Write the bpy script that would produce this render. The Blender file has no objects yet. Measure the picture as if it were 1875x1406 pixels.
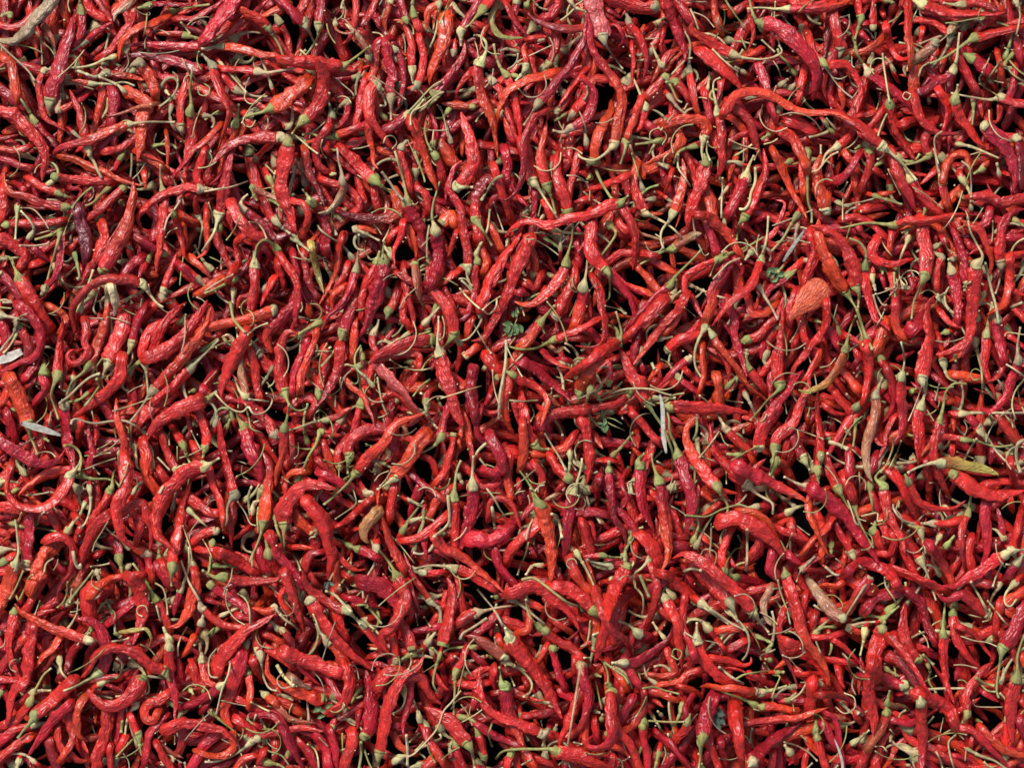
import bpy, math, random
import numpy as np
from mathutils import Vector

random.seed(7); rng = np.random.default_rng(7)
R = math.radians
sc = bpy.context.scene
C = sc.collection
# ------------------------------------------------------------------ camera, sky, sun
M = 0.80 / 1875.0            # metres per photo pixel on the surface of the heap
CAMZ = 1.15
cam = bpy.data.objects.new('camera', bpy.data.cameras.new('camera')); C.objects.link(cam)
cam.location = (0, 0, CAMZ); cam.rotation_euler = (0, 0, 0)
cam.data.sensor_width = 36.0
cam.data.lens = 36.0 / (2 * (0.40 / CAMZ))
cam.data.clip_start = 0.01; cam.data.clip_end = 100
sc.camera = cam
SUN_EL, SUN_AZ = R(50), R(-35)
w = bpy.data.worlds.new('World'); sc.world = w; w.use_nodes = True
nt = w.node_tree
sky = nt.nodes.new('ShaderNodeTexSky'); sky.sky_type = 'NISHITA'; sky.sun_disc = False
sky.sun_elevation = SUN_EL; sky.sun_rotation = SUN_AZ; sky.air_density = 1.0; sky.dust_density = 3.0; sky.ozone_density = 1.0
bg = nt.nodes['Background']; bg.inputs['Strength'].default_value = 0.055
nt.links.new(sky.outputs['Color'], bg.inputs['Color'])
sun = bpy.data.objects.new('sun', bpy.data.lights.new('sun', 'SUN')); C.objects.link(sun)
sun.data.energy = 1.5; sun.data.angle = R(12); sun.data.color = (1.0, 0.965, 0.93)
sun.rotation_euler = (R(90) - SUN_EL, 0, R(180) - SUN_AZ)
sc.view_settings.view_transform = 'Standard'; sc.view_settings.look = 'None'
sc.view_settings.exposure = 1.24; sc.view_settings.gamma = 1.0
sc.cycles.max_bounces = 6; sc.cycles.diffuse_bounces = 2

# centre lines of the chillies and stalks in the heap: kind+width, level+stalk tone; pod from cap to tip; stalk
TRACES = '''
o17 3;47,66 60,75 66,90 68,107
b15 3;87,58 96,70 102,90
c26 3;207,171 209,188 207,209 205,226
r15 3;-6,258 17,252 36,247
c21 3;207,239 192,256 179,277 171,294
c17 3g;341,66 331,64 309,62 282,62;358,70 380,73 399,73
r17 3;43,345 17,328
r19 3g;107,354 90,347 73,341 60,332;115,358 126,362
r17 3;149,494 154,516
o19 3;337,396 354,405
r13 3;119,546 111,558
c15 3;132,345 149,349 141,366
r17 3;265,324 267,349
o13 3;149,711 154,741
r19 3;149,775 145,797 141,818
c19 3;13,758 19,775 26,797
r17 3;90,771 81,750
r23 3y;34,596 51,630 51,647;30,613 17,635 6,647
r21 3;60,694 47,707
r19 3;358,822 367,839
r15 3;346,771 350,801
r15 3;247,835 256,856
r17 3;179,1014 201,1005
c17 3;175,1302 175,1324
c17 3y;250,1292 247,1255;239,1302 233,1315 230,1336 228,1356
r17 3;119,1260 107,1247
r21 3;456,-4 448,13 435,26
o15 3;605,166 622,164
r19 3t;433,166 418,151 409,141;445,171 469,177 490,177
r17 3;529,188 546,181
r17 3t;469,292 482,277 499,265 512,254;467,299
r19 3;454,218 462,230 473,243
r19 3;667,149 661,175 657,203 652,230
c17 3t;635,186 635,209 627,226 614,239;622,196 610,209 605,218
r17 3t;503,298 507,311
c19 3;595,452 597,462
r15 3;456,541 439,546 435,567
c17 3;482,452 494,469 488,486
r19 3;725,422 716,435
r17 3;669,328 678,354
r19 3;686,349 691,379
r23 3t;473,647 486,664 499,677;465,630 456,620 448,609
r15 3;678,741 695,733
r19 3;533,801 537,827 533,844
r17 3;550,784 571,790
r17 3;541,758 567,763
r19 3;418,750 405,758
r21 3;708,767 712,780
r17 3;674,716 682,724
r17 3;448,971 418,992
c15 3;704,1026 708,1056
r17 3;640,971 661,967
c17 3;439,1307 460,1319
c17 3g;608,1334 614,1307
c17 3;682,1213 716,1221
r19 3y;665,1136 699,1123;686,1153 699,1166
r19 3y;725,1211 721,1174;738,1208 750,1200
r17 3;859,137 848,149 837,166 835,175
c15 3t;1074,260 1074,277;1070,239 1064,209
c13 3t;825,256 829,273;818,235 814,213 805,196
r19 3;882,267 904,269 929,273 946,279
r13 3;972,70 989,68 1008,66
c17 3;978,354 978,379 974,400
o17 3;1040,409 1059,430
r19 3;1002,533 1023,541
r21 3;878,409 874,435
c13 3;953,366 968,379
r30 3;921,827 942,831
c13 3;997,784 1010,805
c17 3;1032,660 1010,656
c17 3;976,1009 985,1022
c19 3;1096,881 1091,920
c19 3;793,1005 814,1014
r17 3;887,1009 891,1035
r19 3;1015,1039 1027,1061
r19 3y;774,1048 805,1048;755,1044 733,1050
r17 3;1083,962 1091,992
r19 3;955,1095 989,1112
r15 3;951,890 955,928
r26 3;929,1140 963,1149
r19 3;827,1204 814,1213
r19 3;878,1268 895,1285
r15 3;963,1251 955,1234
r17 3;972,1174 980,1183
r19 3;1019,1140 1032,1149
r17 3;899,1153 899,1166
r19 3;916,1174 921,1183
c17 3;827,1383 818,1392
r19 3;801,1272 810,1255
r17 3;1281,6 1291,21
r19 3g;1219,139 1202,158 1185,175;1232,166 1240,183 1249,188
r13 3;1215,60 1212,77 1210,98
r19 3;1291,175 1296,196 1302,218
r19 3;1244,17 1274,43
c26 3;1445,222 1466,230 1483,239
o15 3;1345,294 1338,315 1334,332
r13 3;1227,324 1215,358
c13 3;1381,405 1407,392
r15 3;1168,447 1198,447
r17 3;1398,635 1394,660
c17 3;1240,771 1257,780
c17 3;1321,818 1347,818
c13 3;1176,673 1172,656
r17 3;1321,647 1334,673 1334,699
c26 3;1232,997 1253,1001
r17 3;1317,898 1351,903
r17 3y;1383,928 1424,924
c19 3;1445,1018 1462,1031
r19 3;1381,1238 1407,1251
r19 3;1142,1255 1134,1285
r21 3;1138,1234 1163,1247
c17 3;1308,1298 1317,1289
c19 3;1321,1362 1326,1392
r19 3;1488,1140 1492,1127
c19 3;1586,45 1603,45
c13 3;1795,196 1799,218
r17 3;1718,256 1720,277
r15 3;1539,132 1548,154
r15 3;1688,60 1684,85
c19 3;1846,435 1876,437
c15 3;1616,511 1624,537
c15 3;1667,511 1671,528 1658,541
r21 3;1697,358 1714,354
b15 3;1765,362 1774,366
c15 3;1705,686 1727,703 1752,720 1778,737
c17 3;1833,784 1825,797
r13 3;1746,775 1746,792
r19 3;1530,720 1548,741 1556,754
c17 3;1816,827 1812,852
c17 3;1658,652 1676,643
c19 3;1697,997 1710,1009
r21 3g;1599,971 1612,997;1603,954
c13 3;1586,1082 1603,1095
c19 3;1599,907 1607,928
r17 3;1850,916 1855,941
c17 3;1804,1268 1829,1285
r19 3;1641,1170 1646,1183
c17 3;1748,1383 1786,1392
r17 3;1761,1298 1795,1277
r17 3;1364,260 1367,290 1368,298
k9 3g;171,122;160,128
k11 3;181,694;192,690 198,696
k9 3g;83,803;83,803
s4 3;250,873 254,898
k11 3;158,1103
s6 3g;401,203 388,211 375,220
s4 3;546,809 546,831 539,839
s4 3;433,844 443,846 452,850
k11 3g;416,780;422,767
s4 3;614,724 614,745
k9 3g;699,846
s4 3;443,852 443,869 456,879
s4 3;686,881 695,869 712,862
k9 3g;384,1039;381,1056
s4 3;503,954 499,928
s4 3;640,1020 631,1035
k6 3y;682,1187
s6 3g;627,1341 627,1392
k9 3;993,398;993,398
k9 3;929,443;929,443
s4 3;1123,528 1147,546
k11 3;889,673
k9 3g;805,739;801,728
s4 3;1019,690 1049,699
s4 3;793,1067 805,1063
s4 3;929,988 946,984
s4 3;942,907 953,894
k9 3y;1296,162;1300,132
k13 3t;1432,154;1449,141
k11 3;1477,477;1477,477
s6 3;1351,690 1345,711 1336,716
s6 3;1202,844 1215,852
k9 3;1302,609
s6 3;1296,763 1300,765
s11 3g;1172,1052 1180,1073 1189,1093
k9 3y;1701,183;1701,183
k9 3g;1573,269;1573,269
s4 3g;1603,9 1603,43
k13 3;1744,475;1744,475
k13 3g;1616,494;1616,494
k9 3g;1750,654
s4 3;1752,827 1782,839
k9 3g;1496,588
b13 3;1612,852
b17 3;1731,928
r19 2;60,26 47,41 32,49 15,51 -6,47
r13 2g;19,26 19,34 19,43;9,26 2,32
c17 2;109,-6 111,13 117,32 124,45
c19 2g;149,21 149,43 145,64 134,81;147,6 147,-6
r23 2;156,-6 162,11 173,26 190,34
r15 2;177,0 188,17 198,30 207,49
c17 2g;271,11 299,6 320,9 352,6;256,15 243,17
r19 2;245,19 239,43 226,60 215,75 203,92 188,102
c17 2t;156,77 175,60 192,49 205,43;145,85 132,94
r21 2;380,87 341,87 320,85 288,83 260,81 235,85
c21 2;363,128 335,117 309,111 277,105 245,102 222,107
r17 2y;81,128 70,154 73,175 77,196 85,218 100,228 122,241;90,128 96,122
o23 2;9,107 21,117 26,139 28,160 32,175
r17 2t;194,134 224,139 245,143 267,149;175,141 160,137
o28 2;239,171 254,179 269,192 262,209 258,235 256,267 252,297
o13 2y;169,154 154,151 141,149 124,147;183,154 207,154 228,151 247,158
r19 2t;331,233 331,196 335,171 343,145 348,122;335,250 339,260
r21 2y;162,273 158,256 154,239 149,222 145,203 137,186 128,164;166,286 173,301
o17 2t;105,203 128,194 149,183 164,171;109,188 111,171
c26 2;-6,154 11,169 28,183 43,196
c19 2g;62,222 70,230 81,243 96,258 107,273;55,207 45,192 36,179
c19 2;51,271 45,273 21,275 -6,273
r19 2;196,277 218,273 239,258 252,250
o19 2;350,158 367,162 384,173 405,183 418,192
r17 2;331,36 352,36 373,26 395,11 416,-6
o19 2;254,277 273,290 294,305
r15 2g;222,287 213,302 209,315
r26 2;6,349 6,375 0,400
r21 2g;228,343 209,358 188,379 162,398;235,341
r19 2g;9,413 26,409 51,409 85,409 111,405;0,413
r17 2;132,452 145,439
r26 2;188,418 192,439 179,464 166,486 158,503 149,520
C15 2;196,524 196,550 192,580
c15 2;378,392 378,418 380,443 375,464 358,475
r11 2;256,281 282,290 303,302
r15 2;356,362 375,366 393,362
c17 2;269,452 247,435 265,439 286,452
c19 2g;299,464 277,452 256,439 239,426
r17 2g;318,392 326,418 333,443 337,473
o13 2;337,418 341,439 341,452
r17 2y;299,533 307,507 316,486 324,464;305,541
r17 2g;271,475 260,494 252,511;277,464 284,456
c23 2;256,473 239,482 226,503
c17 2;333,490 346,503 358,520
o17 2;354,477 371,490 388,511
o26 2;397,520 375,533
r26 2;-4,435 17,443 34,456 47,469 38,490
r21 2;60,484 81,477
c15 2;64,456 81,469 94,482
r13 2;-4,430 21,441
r13 2;201,383 196,400
r30 2y;198,664 207,643 215,622 224,600 228,579;188,690
r28 2;311,724 294,741 277,750 260,763 243,780
c19 2;183,733 196,750 205,767
r15 2;175,775 175,801 173,827
o17 2;243,716 247,733 243,745
o17 2y;224,686 241,699;222,699 226,711 235,716
c26 2g;81,681 81,694 85,711 73,728 60,741;81,660
c17 2;119,673 115,694 111,716
r21 2;0,807 17,814 34,827 51,839 73,846 94,848 111,835 119,822
r19 2y;43,864 51,881;34,852 30,843
r26 2;-4,941 13,939 30,935
r26 2;-4,928 17,928 38,933
r17 2;141,950 149,962 141,980 137,1001
r21 2y;124,973 132,954;132,958 145,933
r19 2;179,937 166,950 162,967
r19 2;90,937 98,950 105,967
r21 2;81,1052 73,1073 60,1095 47,1116
c19 2;102,1031 115,1044
r26 2;158,1039 145,1056 137,1073
r19 2y;177,1048 201,1061 201,1078 192,1090;183,1063
c19 2;218,1108 243,1099
r21 2;294,864 303,877
r23 2;252,933 256,958 252,984
r21 2;299,1035 311,1056 320,1065
c21 2;290,1039 307,1065
r19 2;329,1039 324,1056
r23 2;350,911 367,924 384,937 397,939
c19 2;358,954 380,950 401,941
r17 2;6,975 17,980 4,992
r19 2g;6,1029 21,1018
r19 2;-4,1048 13,1048
r17 2;64,1129 85,1120 102,1116
r19 2;85,1112 102,1099
r19 2;137,988 149,971 166,950
r26 2y;-4,884 9,877 21,856;13,881 34,884
r19 2;47,1166 30,1187 13,1204 4,1225
o19 2;111,1166 98,1187 81,1200 64,1217
o17 2;94,1200 85,1221 68,1234
r19 2;-4,1243 21,1243 43,1247
r21 2y;60,1266 38,1285;77,1264 94,1264
c23 2;145,1179 132,1196 124,1221 115,1234
r19 2t;183,1255 171,1260;192,1251
r19 2;105,1332 107,1358 119,1379
r23 2;90,1358 98,1383 107,1409
r17 2;141,1345 154,1366 162,1379
r21 2y;62,1326 30,1336 0,1358;77,1324 90,1321
r21 2g;55,1285 30,1315 4,1328;64,1264 73,1247 81,1234 94,1223
o17 2;350,1174 341,1191 331,1204
r21 2g;254,1345 247,1328 241,1315;258,1375 265,1392 269,1407
r21 2;226,1358 218,1375
c21 2y;215,1215 256,1149
r21 2;337,1328 333,1353 329,1371
b15 2;292,1364 316,1379 337,1388
r19 2;222,1294 222,1315
o17 2;520,11 499,21 480,30 460,26
r17 2;450,36 435,47 418,62 394,79
r19 2;561,-4 554,11 546,26
r17 2;652,-6 652,17 650,43 642,68 622,87
r19 2;691,-6 680,21 663,43 648,45
o17 2y;716,0 712,17 706,38 708,60;718,-9
r19 2g;757,26 761,38 768,53;755,11 757,-6
r19 2y;755,128 753,102 753,81 748,60 738,43 721,38;755,145 757,154
c19 2;706,73 691,81 686,107 686,132 680,149
c17 2t;723,90 733,107 738,132 738,160 731,188 729,198;716,81
r19 2;473,100 492,107 507,115
o13 2y;573,154 569,171 569,183;576,141 571,124 563,105 550,92
r17 2;558,154 541,147 524,139 499,119 486,111
r17 2;486,201 469,190 448,183 422,183
c19 2t;608,211 605,226 601,239 593,256;603,188 603,171
o17 2;689,183 693,201 691,222
o21 2g;614,250 640,239 661,233 674,228;588,252 571,245 554,247
r17 2;774,166 759,164 744,162
r17 2;597,273 582,260 558,260
o17 2;699,277 712,282 723,279
c26 2g;569,371 582,383 590,400 595,422 597,452;561,354
r21 2;597,332 618,339 640,347 654,362 657,379 648,388
o17 2;746,409 755,430 761,452 763,473
c19 2y;445,383 469,400 486,415 503,435 524,430;441,375 445,364 454,356
r19 2t;503,403 492,388 486,371;507,409
r21 2;509,486 514,503 518,516
r17 2;499,516 488,537 477,563
r19 2;556,464 558,486 563,507 569,526 580,541
c17 2;537,469 541,490 546,516 554,541 571,563
r17 2;580,430 567,447 563,460
r13 2;631,439 622,473
r17 2;635,490 627,511 614,528 605,546
o17 2y;648,420 669,418 691,428;669,428 695,441
r19 2g;691,479 680,503 669,524 663,546 661,575;695,460
r19 2g;401,418 398,435 407,460 418,482 426,494
r21 2;448,430 433,443 435,460 435,482 422,503
r17 2;420,388 422,405 426,422
c19 2g;428,511 443,499 456,486;413,520 392,531 375,537
o23 2g;710,571 721,554 727,533;708,584
c23 2g;584,720 590,694 597,669 595,647;584,745 584,771
r19 2;648,592 648,622 644,652
b13 2g;663,652 667,673
r23 2g;661,741 654,771 648,792;661,720 659,699 657,677
r21 2;699,733 716,724 733,726 750,745 768,763
r17 2t;597,769 614,763 627,754 644,745;580,771 554,780 529,788
r21 2;460,647 467,673 469,699 475,728
r17 2;413,728 430,733 443,741
r19 2;593,814 601,839 610,865
r19 2;576,827 571,848
c19 2g;622,856 618,831 631,809;622,865
r17 2g;586,790 614,797 627,797;578,814 565,835 554,863
o17 2;554,862 537,864 526,873 526,886
r19 2;522,890 524,903
r17 2;584,843 597,860 614,873 631,881
r17 2y;672,903 661,890 652,873;684,903 669,916 657,918
c30 2y;580,898 597,911;580,920 588,937
c23 2g;492,1014 501,1035 512,1048;486,984
r17 2;524,1001 546,1001 567,1003 584,1009
r17 2;524,984 541,992
r17 2;610,1005 627,1026 640,1039 657,1044 672,1041
c26 2;674,928 691,920
r19 2;721,894 716,920 712,945
r17 2;691,962 686,988
c21 2;768,894 759,916 755,937
r19 2y;652,1069 635,1056;669,1078
r19 2;567,1052 576,1065
c23 2;473,1009 482,1035 490,1044
r17 2;503,1073 507,1095
r17 2;490,1090 473,1108 456,1125
r19 2;439,1129 469,1133
c15 2;384,1099 418,1108
c17 2;640,1095 669,1103 708,1116
r23 2;614,1119 622,1144 631,1166
r19 2;753,1127 759,1102
r21 2y;473,1191 469,1170 465,1157;477,1196
r19 2g;454,1230 458,1264 456,1281
o19 2;507,1187 499,1166
r21 2;490,1187 512,1200 529,1213
c17 2;550,1221 567,1238 588,1255
r17 2;695,1238 704,1272 701,1298
r21 2;435,1319 456,1332 473,1345
r26 2;507,1281 529,1289 546,1302
c19 2;435,1281 456,1289 477,1296
r19 2;465,1383 443,1392 430,1409
r17 2;657,1311 652,1341
r17 2;669,1289 644,1302 618,1319
c19 2;605,1341 614,1375 614,1396
c23 2;580,1345 597,1371 601,1400
r15 2;686,1200 712,1196
c17 2;375,1294 388,1277 396,1264
r19 2;486,1161 512,1174
r19 2;503,1362 503,1383
c17 2;550,1336 580,1353
c15 2;725,1328 759,1332
r17 2;763,1213 772,1247
o17 2y;805,6 786,19 782,36 782,55;803,26 801,43 797,64 788,87
c21 2y;844,58 861,30 869,17 878,0;844,73 844,85
c19 2;827,21 823,38 818,51
r17 2t;831,98 831,81 835,70;829,107
r17 2;904,32 891,51 884,68 878,96
r17 2;929,13 938,30 948,45 961,60 965,73
r19 2g;927,137 933,154 942,179 948,213 951,239 953,260;916,124 908,102 904,81
r21 2t;901,149 914,166 925,192 936,222 946,252 951,265
r17 2g;965,9 968,17 976,26;970,-4
r19 2;1023,-6 1021,13 1012,28 997,36
r17 2;1068,132 1057,145 1044,162 1036,175 1023,192
r17 2y;1019,205 1032,188 1044,171 1057,158;1023,209
r21 2t;1049,209 1061,192 1074,175 1072,158
c21 2t;1044,235 1061,226 1079,209 1087,188 1087,166 1070,149 1057,149;1032,243 1012,239
r19 2;1113,145 1091,145 1079,158
o26 2g;1089,294 1089,273 1096,245 1108,224 1119,205 1119,183;1081,297 1066,290
r17 2;1117,21 1138,34
r13 2;1113,47 1130,47 1138,60 1143,73 1134,85 1125,96
r17 2;1134,47 1151,45
o17 2g;867,196 848,194 827,192 808,190;874,198
c17 2g;793,265 797,247 797,230 788,209 782,196;793,271
c17 2;938,256 929,235 921,213
r15 2;951,188 972,190
r19 2;974,107 980,132 989,160 989,181
c26 2g;1147,256 1147,277;1144,277 1136,301
r17 2;1091,115 1087,137 1083,149
r19 2;876,307 878,328
r19 2;893,383 899,371 908,360 921,362
c21 2;925,281 929,307 925,332
r21 2;1059,285 1053,311 1044,341 1040,358
c19 2;1002,379 1010,396
r17 2g;1081,326 1070,319 1061,315;1085,332
r17 2;1070,366 1049,371
r21 2;1130,388 1134,409 1147,422
r21 2g;1115,411 1138,430;1128,426 1117,447 1100,469 1081,499
r13 2;1070,447 1053,464
c17 2;1057,447 1061,469
r28 2t;1017,580 1032,554 1044,528 1053,503 1049,477;1023,558
o13 2;1042,494 1044,507
r19 2;955,516 972,507
r19 2;989,511 980,528 963,520
c15 2;953,537 972,541
c26 2;938,546 951,533
o23 2g;808,411 827,392 835,409;808,411
r15 2;835,430 827,452 818,473
r17 2t;848,488 831,503 814,516 797,524;852,490
r19 2;814,533 827,558 835,584
o19 2;882,452 891,477 887,494
c19 2;899,418 908,435 916,452
r19 2;767,345 780,358 784,383
r15 2;912,537 925,528
r17 2;1079,558 1083,584
r21 2;861,588 857,609
r26 2;959,635 946,656 938,664
c17 2;989,639 1006,656 1027,669 1049,675
o26 2g;1061,716 1070,694 1079,681 1091,669;1061,737 1070,758
r19 2;1074,694 1091,669
c17 2g;1115,703 1117,677 1115,656;1115,711
b17 2;1010,733 1027,745
r26 2g;978,814 968,797 963,775 959,754 955,728;989,822 1006,822
r17 2;940,737 946,758 951,780
r17 2g;780,737 782,724 793,711;784,763 801,784
r19 2;776,835 793,848 797,865
o13 2;840,809 844,822
r30 2;899,660 912,677
c19 2;1049,801 1036,818 1023,822
o17 2;980,831 1006,835
c17 2;1117,844 1087,844
r17 2;1091,801 1104,822
c19 2;852,703 844,711
r21 2;823,898 801,916 788,941
r19 2;980,852 993,873 989,898
r17 2;1027,890 1015,903
r23 2;1066,958 1074,984 1083,1009
r23 2;1044,1026 1053,1048 1066,1069 1079,1082
c15 2y;1117,1035 1125,1048;1096,1031 1074,1024
r19 2;840,1065 844,1095 848,1120
c13 2;848,1086 865,1095 878,1112
c17 2;776,992 780,1022
c21 2;980,856 963,847
r19 2;959,1366 972,1388 978,1400
r21 2;904,1132 887,1149 874,1161
o19 2;970,1136 968,1153 959,1157
r17 2;1059,1134 1079,1134
c19 2;1000,1187 989,1204
r19 2;1087,1319 1091,1345
r17 2;904,1230 904,1251 912,1268
r17 2;908,1268 933,1264 955,1272 980,1281 997,1281
r19 2;963,1311 989,1307 1010,1302
c21 2g;835,1362 840,1383 852,1409
r17 2;797,1238 810,1255 823,1264
r19 2g;887,1388 880,1353;874,1375
c19 2;878,1328 904,1345 933,1358 951,1366
r19 2g;936,1379 929,1405
r19 2;878,1208 869,1200
o26 2;793,1392 780,1405
r19 2y;1125,1221 1143,1251;1142,1230 1153,1247 1157,1260
c17 2;869,1285 865,1302
r19 2;980,1388 1002,1396
r17 2;1096,1383 1117,1383
r17 2;1143,1115 1130,1170
r19 2;1074,1298 1070,1358
r19 2t;1151,38 1155,51 1168,64 1178,85 1183,107 1183,124 1178,145;1146,23
r15 2;1157,90 1159,111 1157,132 1157,156
r17 2y;1202,45 1189,51 1176,60;1210,38 1219,32
r23 2;1227,-4 1244,11 1257,26 1268,43 1266,55
r19 2;1308,-4 1308,17 1311,34 1317,51
r21 2g;1507,115 1492,102 1483,77 1473,43;1515,124 1524,134
r15 2;1375,17 1377,43 1379,68 1368,96
r19 2;1347,21 1364,9
r17 2;1385,96 1364,105
r19 2;1456,4 1483,9 1509,6
r19 2;1394,0 1415,2 1436,2
c19 2t;1262,132 1266,154 1270,175 1274,196 1279,213;1262,107 1264,81 1255,58
r19 2g;1236,149 1249,162 1262,179;1219,151
r17 2y;1212,122 1223,98 1244,90;1204,107 1198,94 1193,79
c17 2y;1183,196 1176,226 1166,243;1174,177 1166,158 1159,143
r19 2;1172,188 1163,213 1151,247
r17 2;1321,149 1317,171 1313,188
o23 2;1236,230 1244,247 1244,265 1227,282 1202,292 1176,303
c19 2;1189,230 1202,243
c21 2;1347,188 1360,205 1377,226 1385,230
r19 2;1328,209 1343,218 1360,235
r19 2;1370,245 1351,250 1334,262
c26 2;1387,115 1396,137 1402,162 1409,188 1415,209
r19 2t;1426,201 1419,218 1415,235
r19 2;1473,132 1466,154 1464,179
r15 2;1511,137 1509,162 1513,183
r26 2;1291,345 1300,371 1304,396
r21 2;1296,409 1304,435 1313,460
c23 2g;1319,469 1313,486;1343,462 1368,452 1398,435
r15 2t;1430,349 1415,341 1402,336
r26 2;1488,430 1492,464 1483,490 1475,516
c17 2;1347,477 1360,494 1355,507
c21 2g;1445,503 1428,516 1411,528 1402,541;1458,494
r17 2;1270,550 1279,567 1287,584
r13 2;1193,392 1215,392
r15 2;1449,460 1402,443 1419,422 1432,392 1436,371 1419,366
r15 2;1364,413 1377,426 1390,435
r19 2;1462,486 1445,503
c21 2;1168,613 1163,635 1159,660
r17 2;1146,750 1168,745
r23 2t;1223,641 1240,626 1257,620 1279,613;1219,652
r21 2;1372,553 1377,573 1398,575 1415,562
r21 2g;1368,673 1381,690 1394,707;1366,656 1368,639
r17 2;1343,788 1360,780 1375,775
r13 2;1223,792 1249,801
r19 2;1159,758 1176,775 1189,792 1202,805
c15 2;1168,797 1168,822
c26 2y;1471,839 1454,801;1483,861
o15 2;1479,763 1479,784
r19 2;1466,583 1471,609 1477,626
r17 2;1456,626 1449,643
o17 2;1202,677 1185,699
c17 2g;1274,920 1279,886
r17 2;1377,873 1385,852 1402,839
r26 2g;1419,843 1436,852 1445,873;1415,864 1404,886 1404,907 1417,924
r19 2;1432,958 1445,950 1449,971
r28 2t;1398,980 1390,997 1377,1020
r17 2t;1276,997 1274,1009;1291,967 1304,945 1317,920
r17 2;1291,988 1308,1001
c19 2g;1347,1056 1368,1061 1385,1065;1338,1052
c19 2;1257,1044 1266,1061
c26 2;1415,1014 1411,1039 1419,1052
r28 2;1458,975 1475,992
r17 2t;1466,1044 1488,1026 1509,1018 1530,1018;1492,1018
r17 2;1475,1095 1471,1120 1475,1146
r19 2;1210,1116 1232,1133
r17 2;1163,1005 1163,1031
r21 2;1223,933 1236,950 1244,971
r19 2;1232,980 1253,984
r17 2;1185,911 1202,916
r17 2;1287,903 1308,920
r17 2;1432,971 1466,984 1483,992
c17 2;1308,928 1283,945
c17 2;1334,1022 1347,1039
r19 2;1176,1264 1202,1268 1227,1277
r28 2;1330,1102 1313,1110
r19 2;1308,1161 1321,1183
r21 2g;1257,1137 1287,1119 1308,1115;1274,1133 1300,1142
r19 2;1364,1149 1317,1153
r19 2;1364,1174 1338,1187
r17 2;1159,1166 1155,1191
c17 2;1304,1204 1334,1208 1360,1217 1375,1213 1375,1202
r17 2;1317,1221 1351,1225 1372,1234
c21 2;1381,1396 1372,1371 1360,1358
c19 2;1415,1383 1411,1405
c17 2;1466,1379 1445,1400
r17 2;1500,1268 1500,1302
c17 2;1202,1285 1215,1294
r19 2;1355,1349 1368,1371
c21 2;1513,1277 1518,1294
r19 2;1462,1230 1479,1243
c15 2g;1445,1281 1424,1285;1458,1268
r17 2t;1599,53 1599,26 1599,-4;1597,60
c17 2;1526,38 1543,38 1552,47
o17 2;1571,98 1590,90 1609,77 1622,55 1624,38
r15 2;1580,64 1594,77
r19 2t;1740,68 1727,55 1710,43 1688,38 1667,41 1646,47;1735,85 1722,107 1705,124
r19 2;1827,26 1812,38 1795,53
r17 2;1876,38 1850,43 1833,51
r23 2;1748,102 1761,119 1774,141 1786,166
c17 2;1727,115 1722,137
r21 2;1710,171 1727,175
r17 2;1827,102 1833,128 1838,154 1842,166
r21 2;1859,68 1865,90 1868,107
r19 2;1859,132 1855,158 1850,175
r15 2;1831,196 1829,218 1821,228
c26 2g;1778,107 1791,115 1808,128
r19 2g;1701,286 1693,260 1701,239;1680,297 1654,303
r19 2;1616,205 1603,222 1586,239
r19 2y;1533,269 1548,256 1560,243;1513,282 1505,303
r17 2;1607,243 1624,247
r19 2;1654,226 1671,220
o17 2;1539,166 1543,192 1539,205
r15 2;1618,30 1620,38
r11 2;1780,43 1780,55
r17 2;1603,311 1624,328
r15 2;1620,356 1641,351
r17 2;1710,315 1693,332 1684,339
r19 2;1550,400 1569,398 1594,409 1616,430
r21 2;1586,383 1612,379
r17 2;1573,418 1586,439
c19 2;1633,426 1629,456
r19 2t;1725,471 1714,503 1714,524;1705,460 1688,456 1678,462
r17 2;1780,415 1795,422 1806,447 1816,477 1812,507
c21 2;1812,388 1808,405 1791,418
c17 2g;1797,311 1812,294;1782,319
r26 2t;1833,482 1829,460 1833,430 1838,409 1855,388 1876,383;1833,499 1829,520 1823,537
r19 2;1850,469 1876,464
r15 2;1855,533 1876,541
r23 2g;1641,584 1641,558 1639,533 1635,507;1637,499
o15 2y;1597,509 1599,486;1603,533
c17 2;1727,439 1714,422
c19 2;1513,600 1526,617 1535,635
r17 2;1552,617 1569,626 1582,635
r21 2;1541,677 1556,694 1569,711
c17 2;1569,664 1552,681
r17 2;1637,767 1624,792 1620,814 1607,839
r21 2y;1806,613 1806,647 1804,673 1812,699 1821,720 1823,737;1810,588 1816,558
r15 2;1720,622 1727,647
o21 2;1793,694 1774,690 1752,686
r26 2;1829,763 1842,780 1859,801
c21 2y;1793,784 1780,771;1808,801 1825,827 1850,852 1863,865
c15 2;1705,733 1718,750
r15 2;1744,822 1744,844
r13 2;1518,795 1539,795
c19 2;1603,839 1594,861
r19 2;1876,583 1855,562
c30 2;1671,600 1684,588
r21 2;1654,609 1671,609
r26 2;1633,805 1654,792
r26 2;1548,877 1560,907
c19 2y;1671,841 1667,877
r26 2y;1686,1026 1671,1001 1658,984;1697,1048 1705,1073 1714,1099
c26 2;1714,1009 1731,1014
c17 2y;1838,988 1833,958 1827,928;1825,971 1812,967
r21 2;1654,1005 1667,1035 1676,1052
r23 2;1778,992 1774,1018 1778,1039
c19 2;1812,1035 1808,1061
r13 2;1816,1069 1795,1056
r21 2;1876,1082 1859,1090 1842,1103
c19 2y;1863,1029 1846,1052
r26 2;1846,1116 1868,1133
c23 2t;1594,1056 1582,1073 1569,1090 1556,1112 1543,1129;1543,1137
r21 2t;1560,1014 1543,984 1530,962;1569,1031
r19 2;1539,1061 1543,1082 1543,1095
r23 2;1548,1056 1569,1069 1590,1078
c21 2;1616,954 1624,984
c19 2;1590,1103 1607,1112
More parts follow.
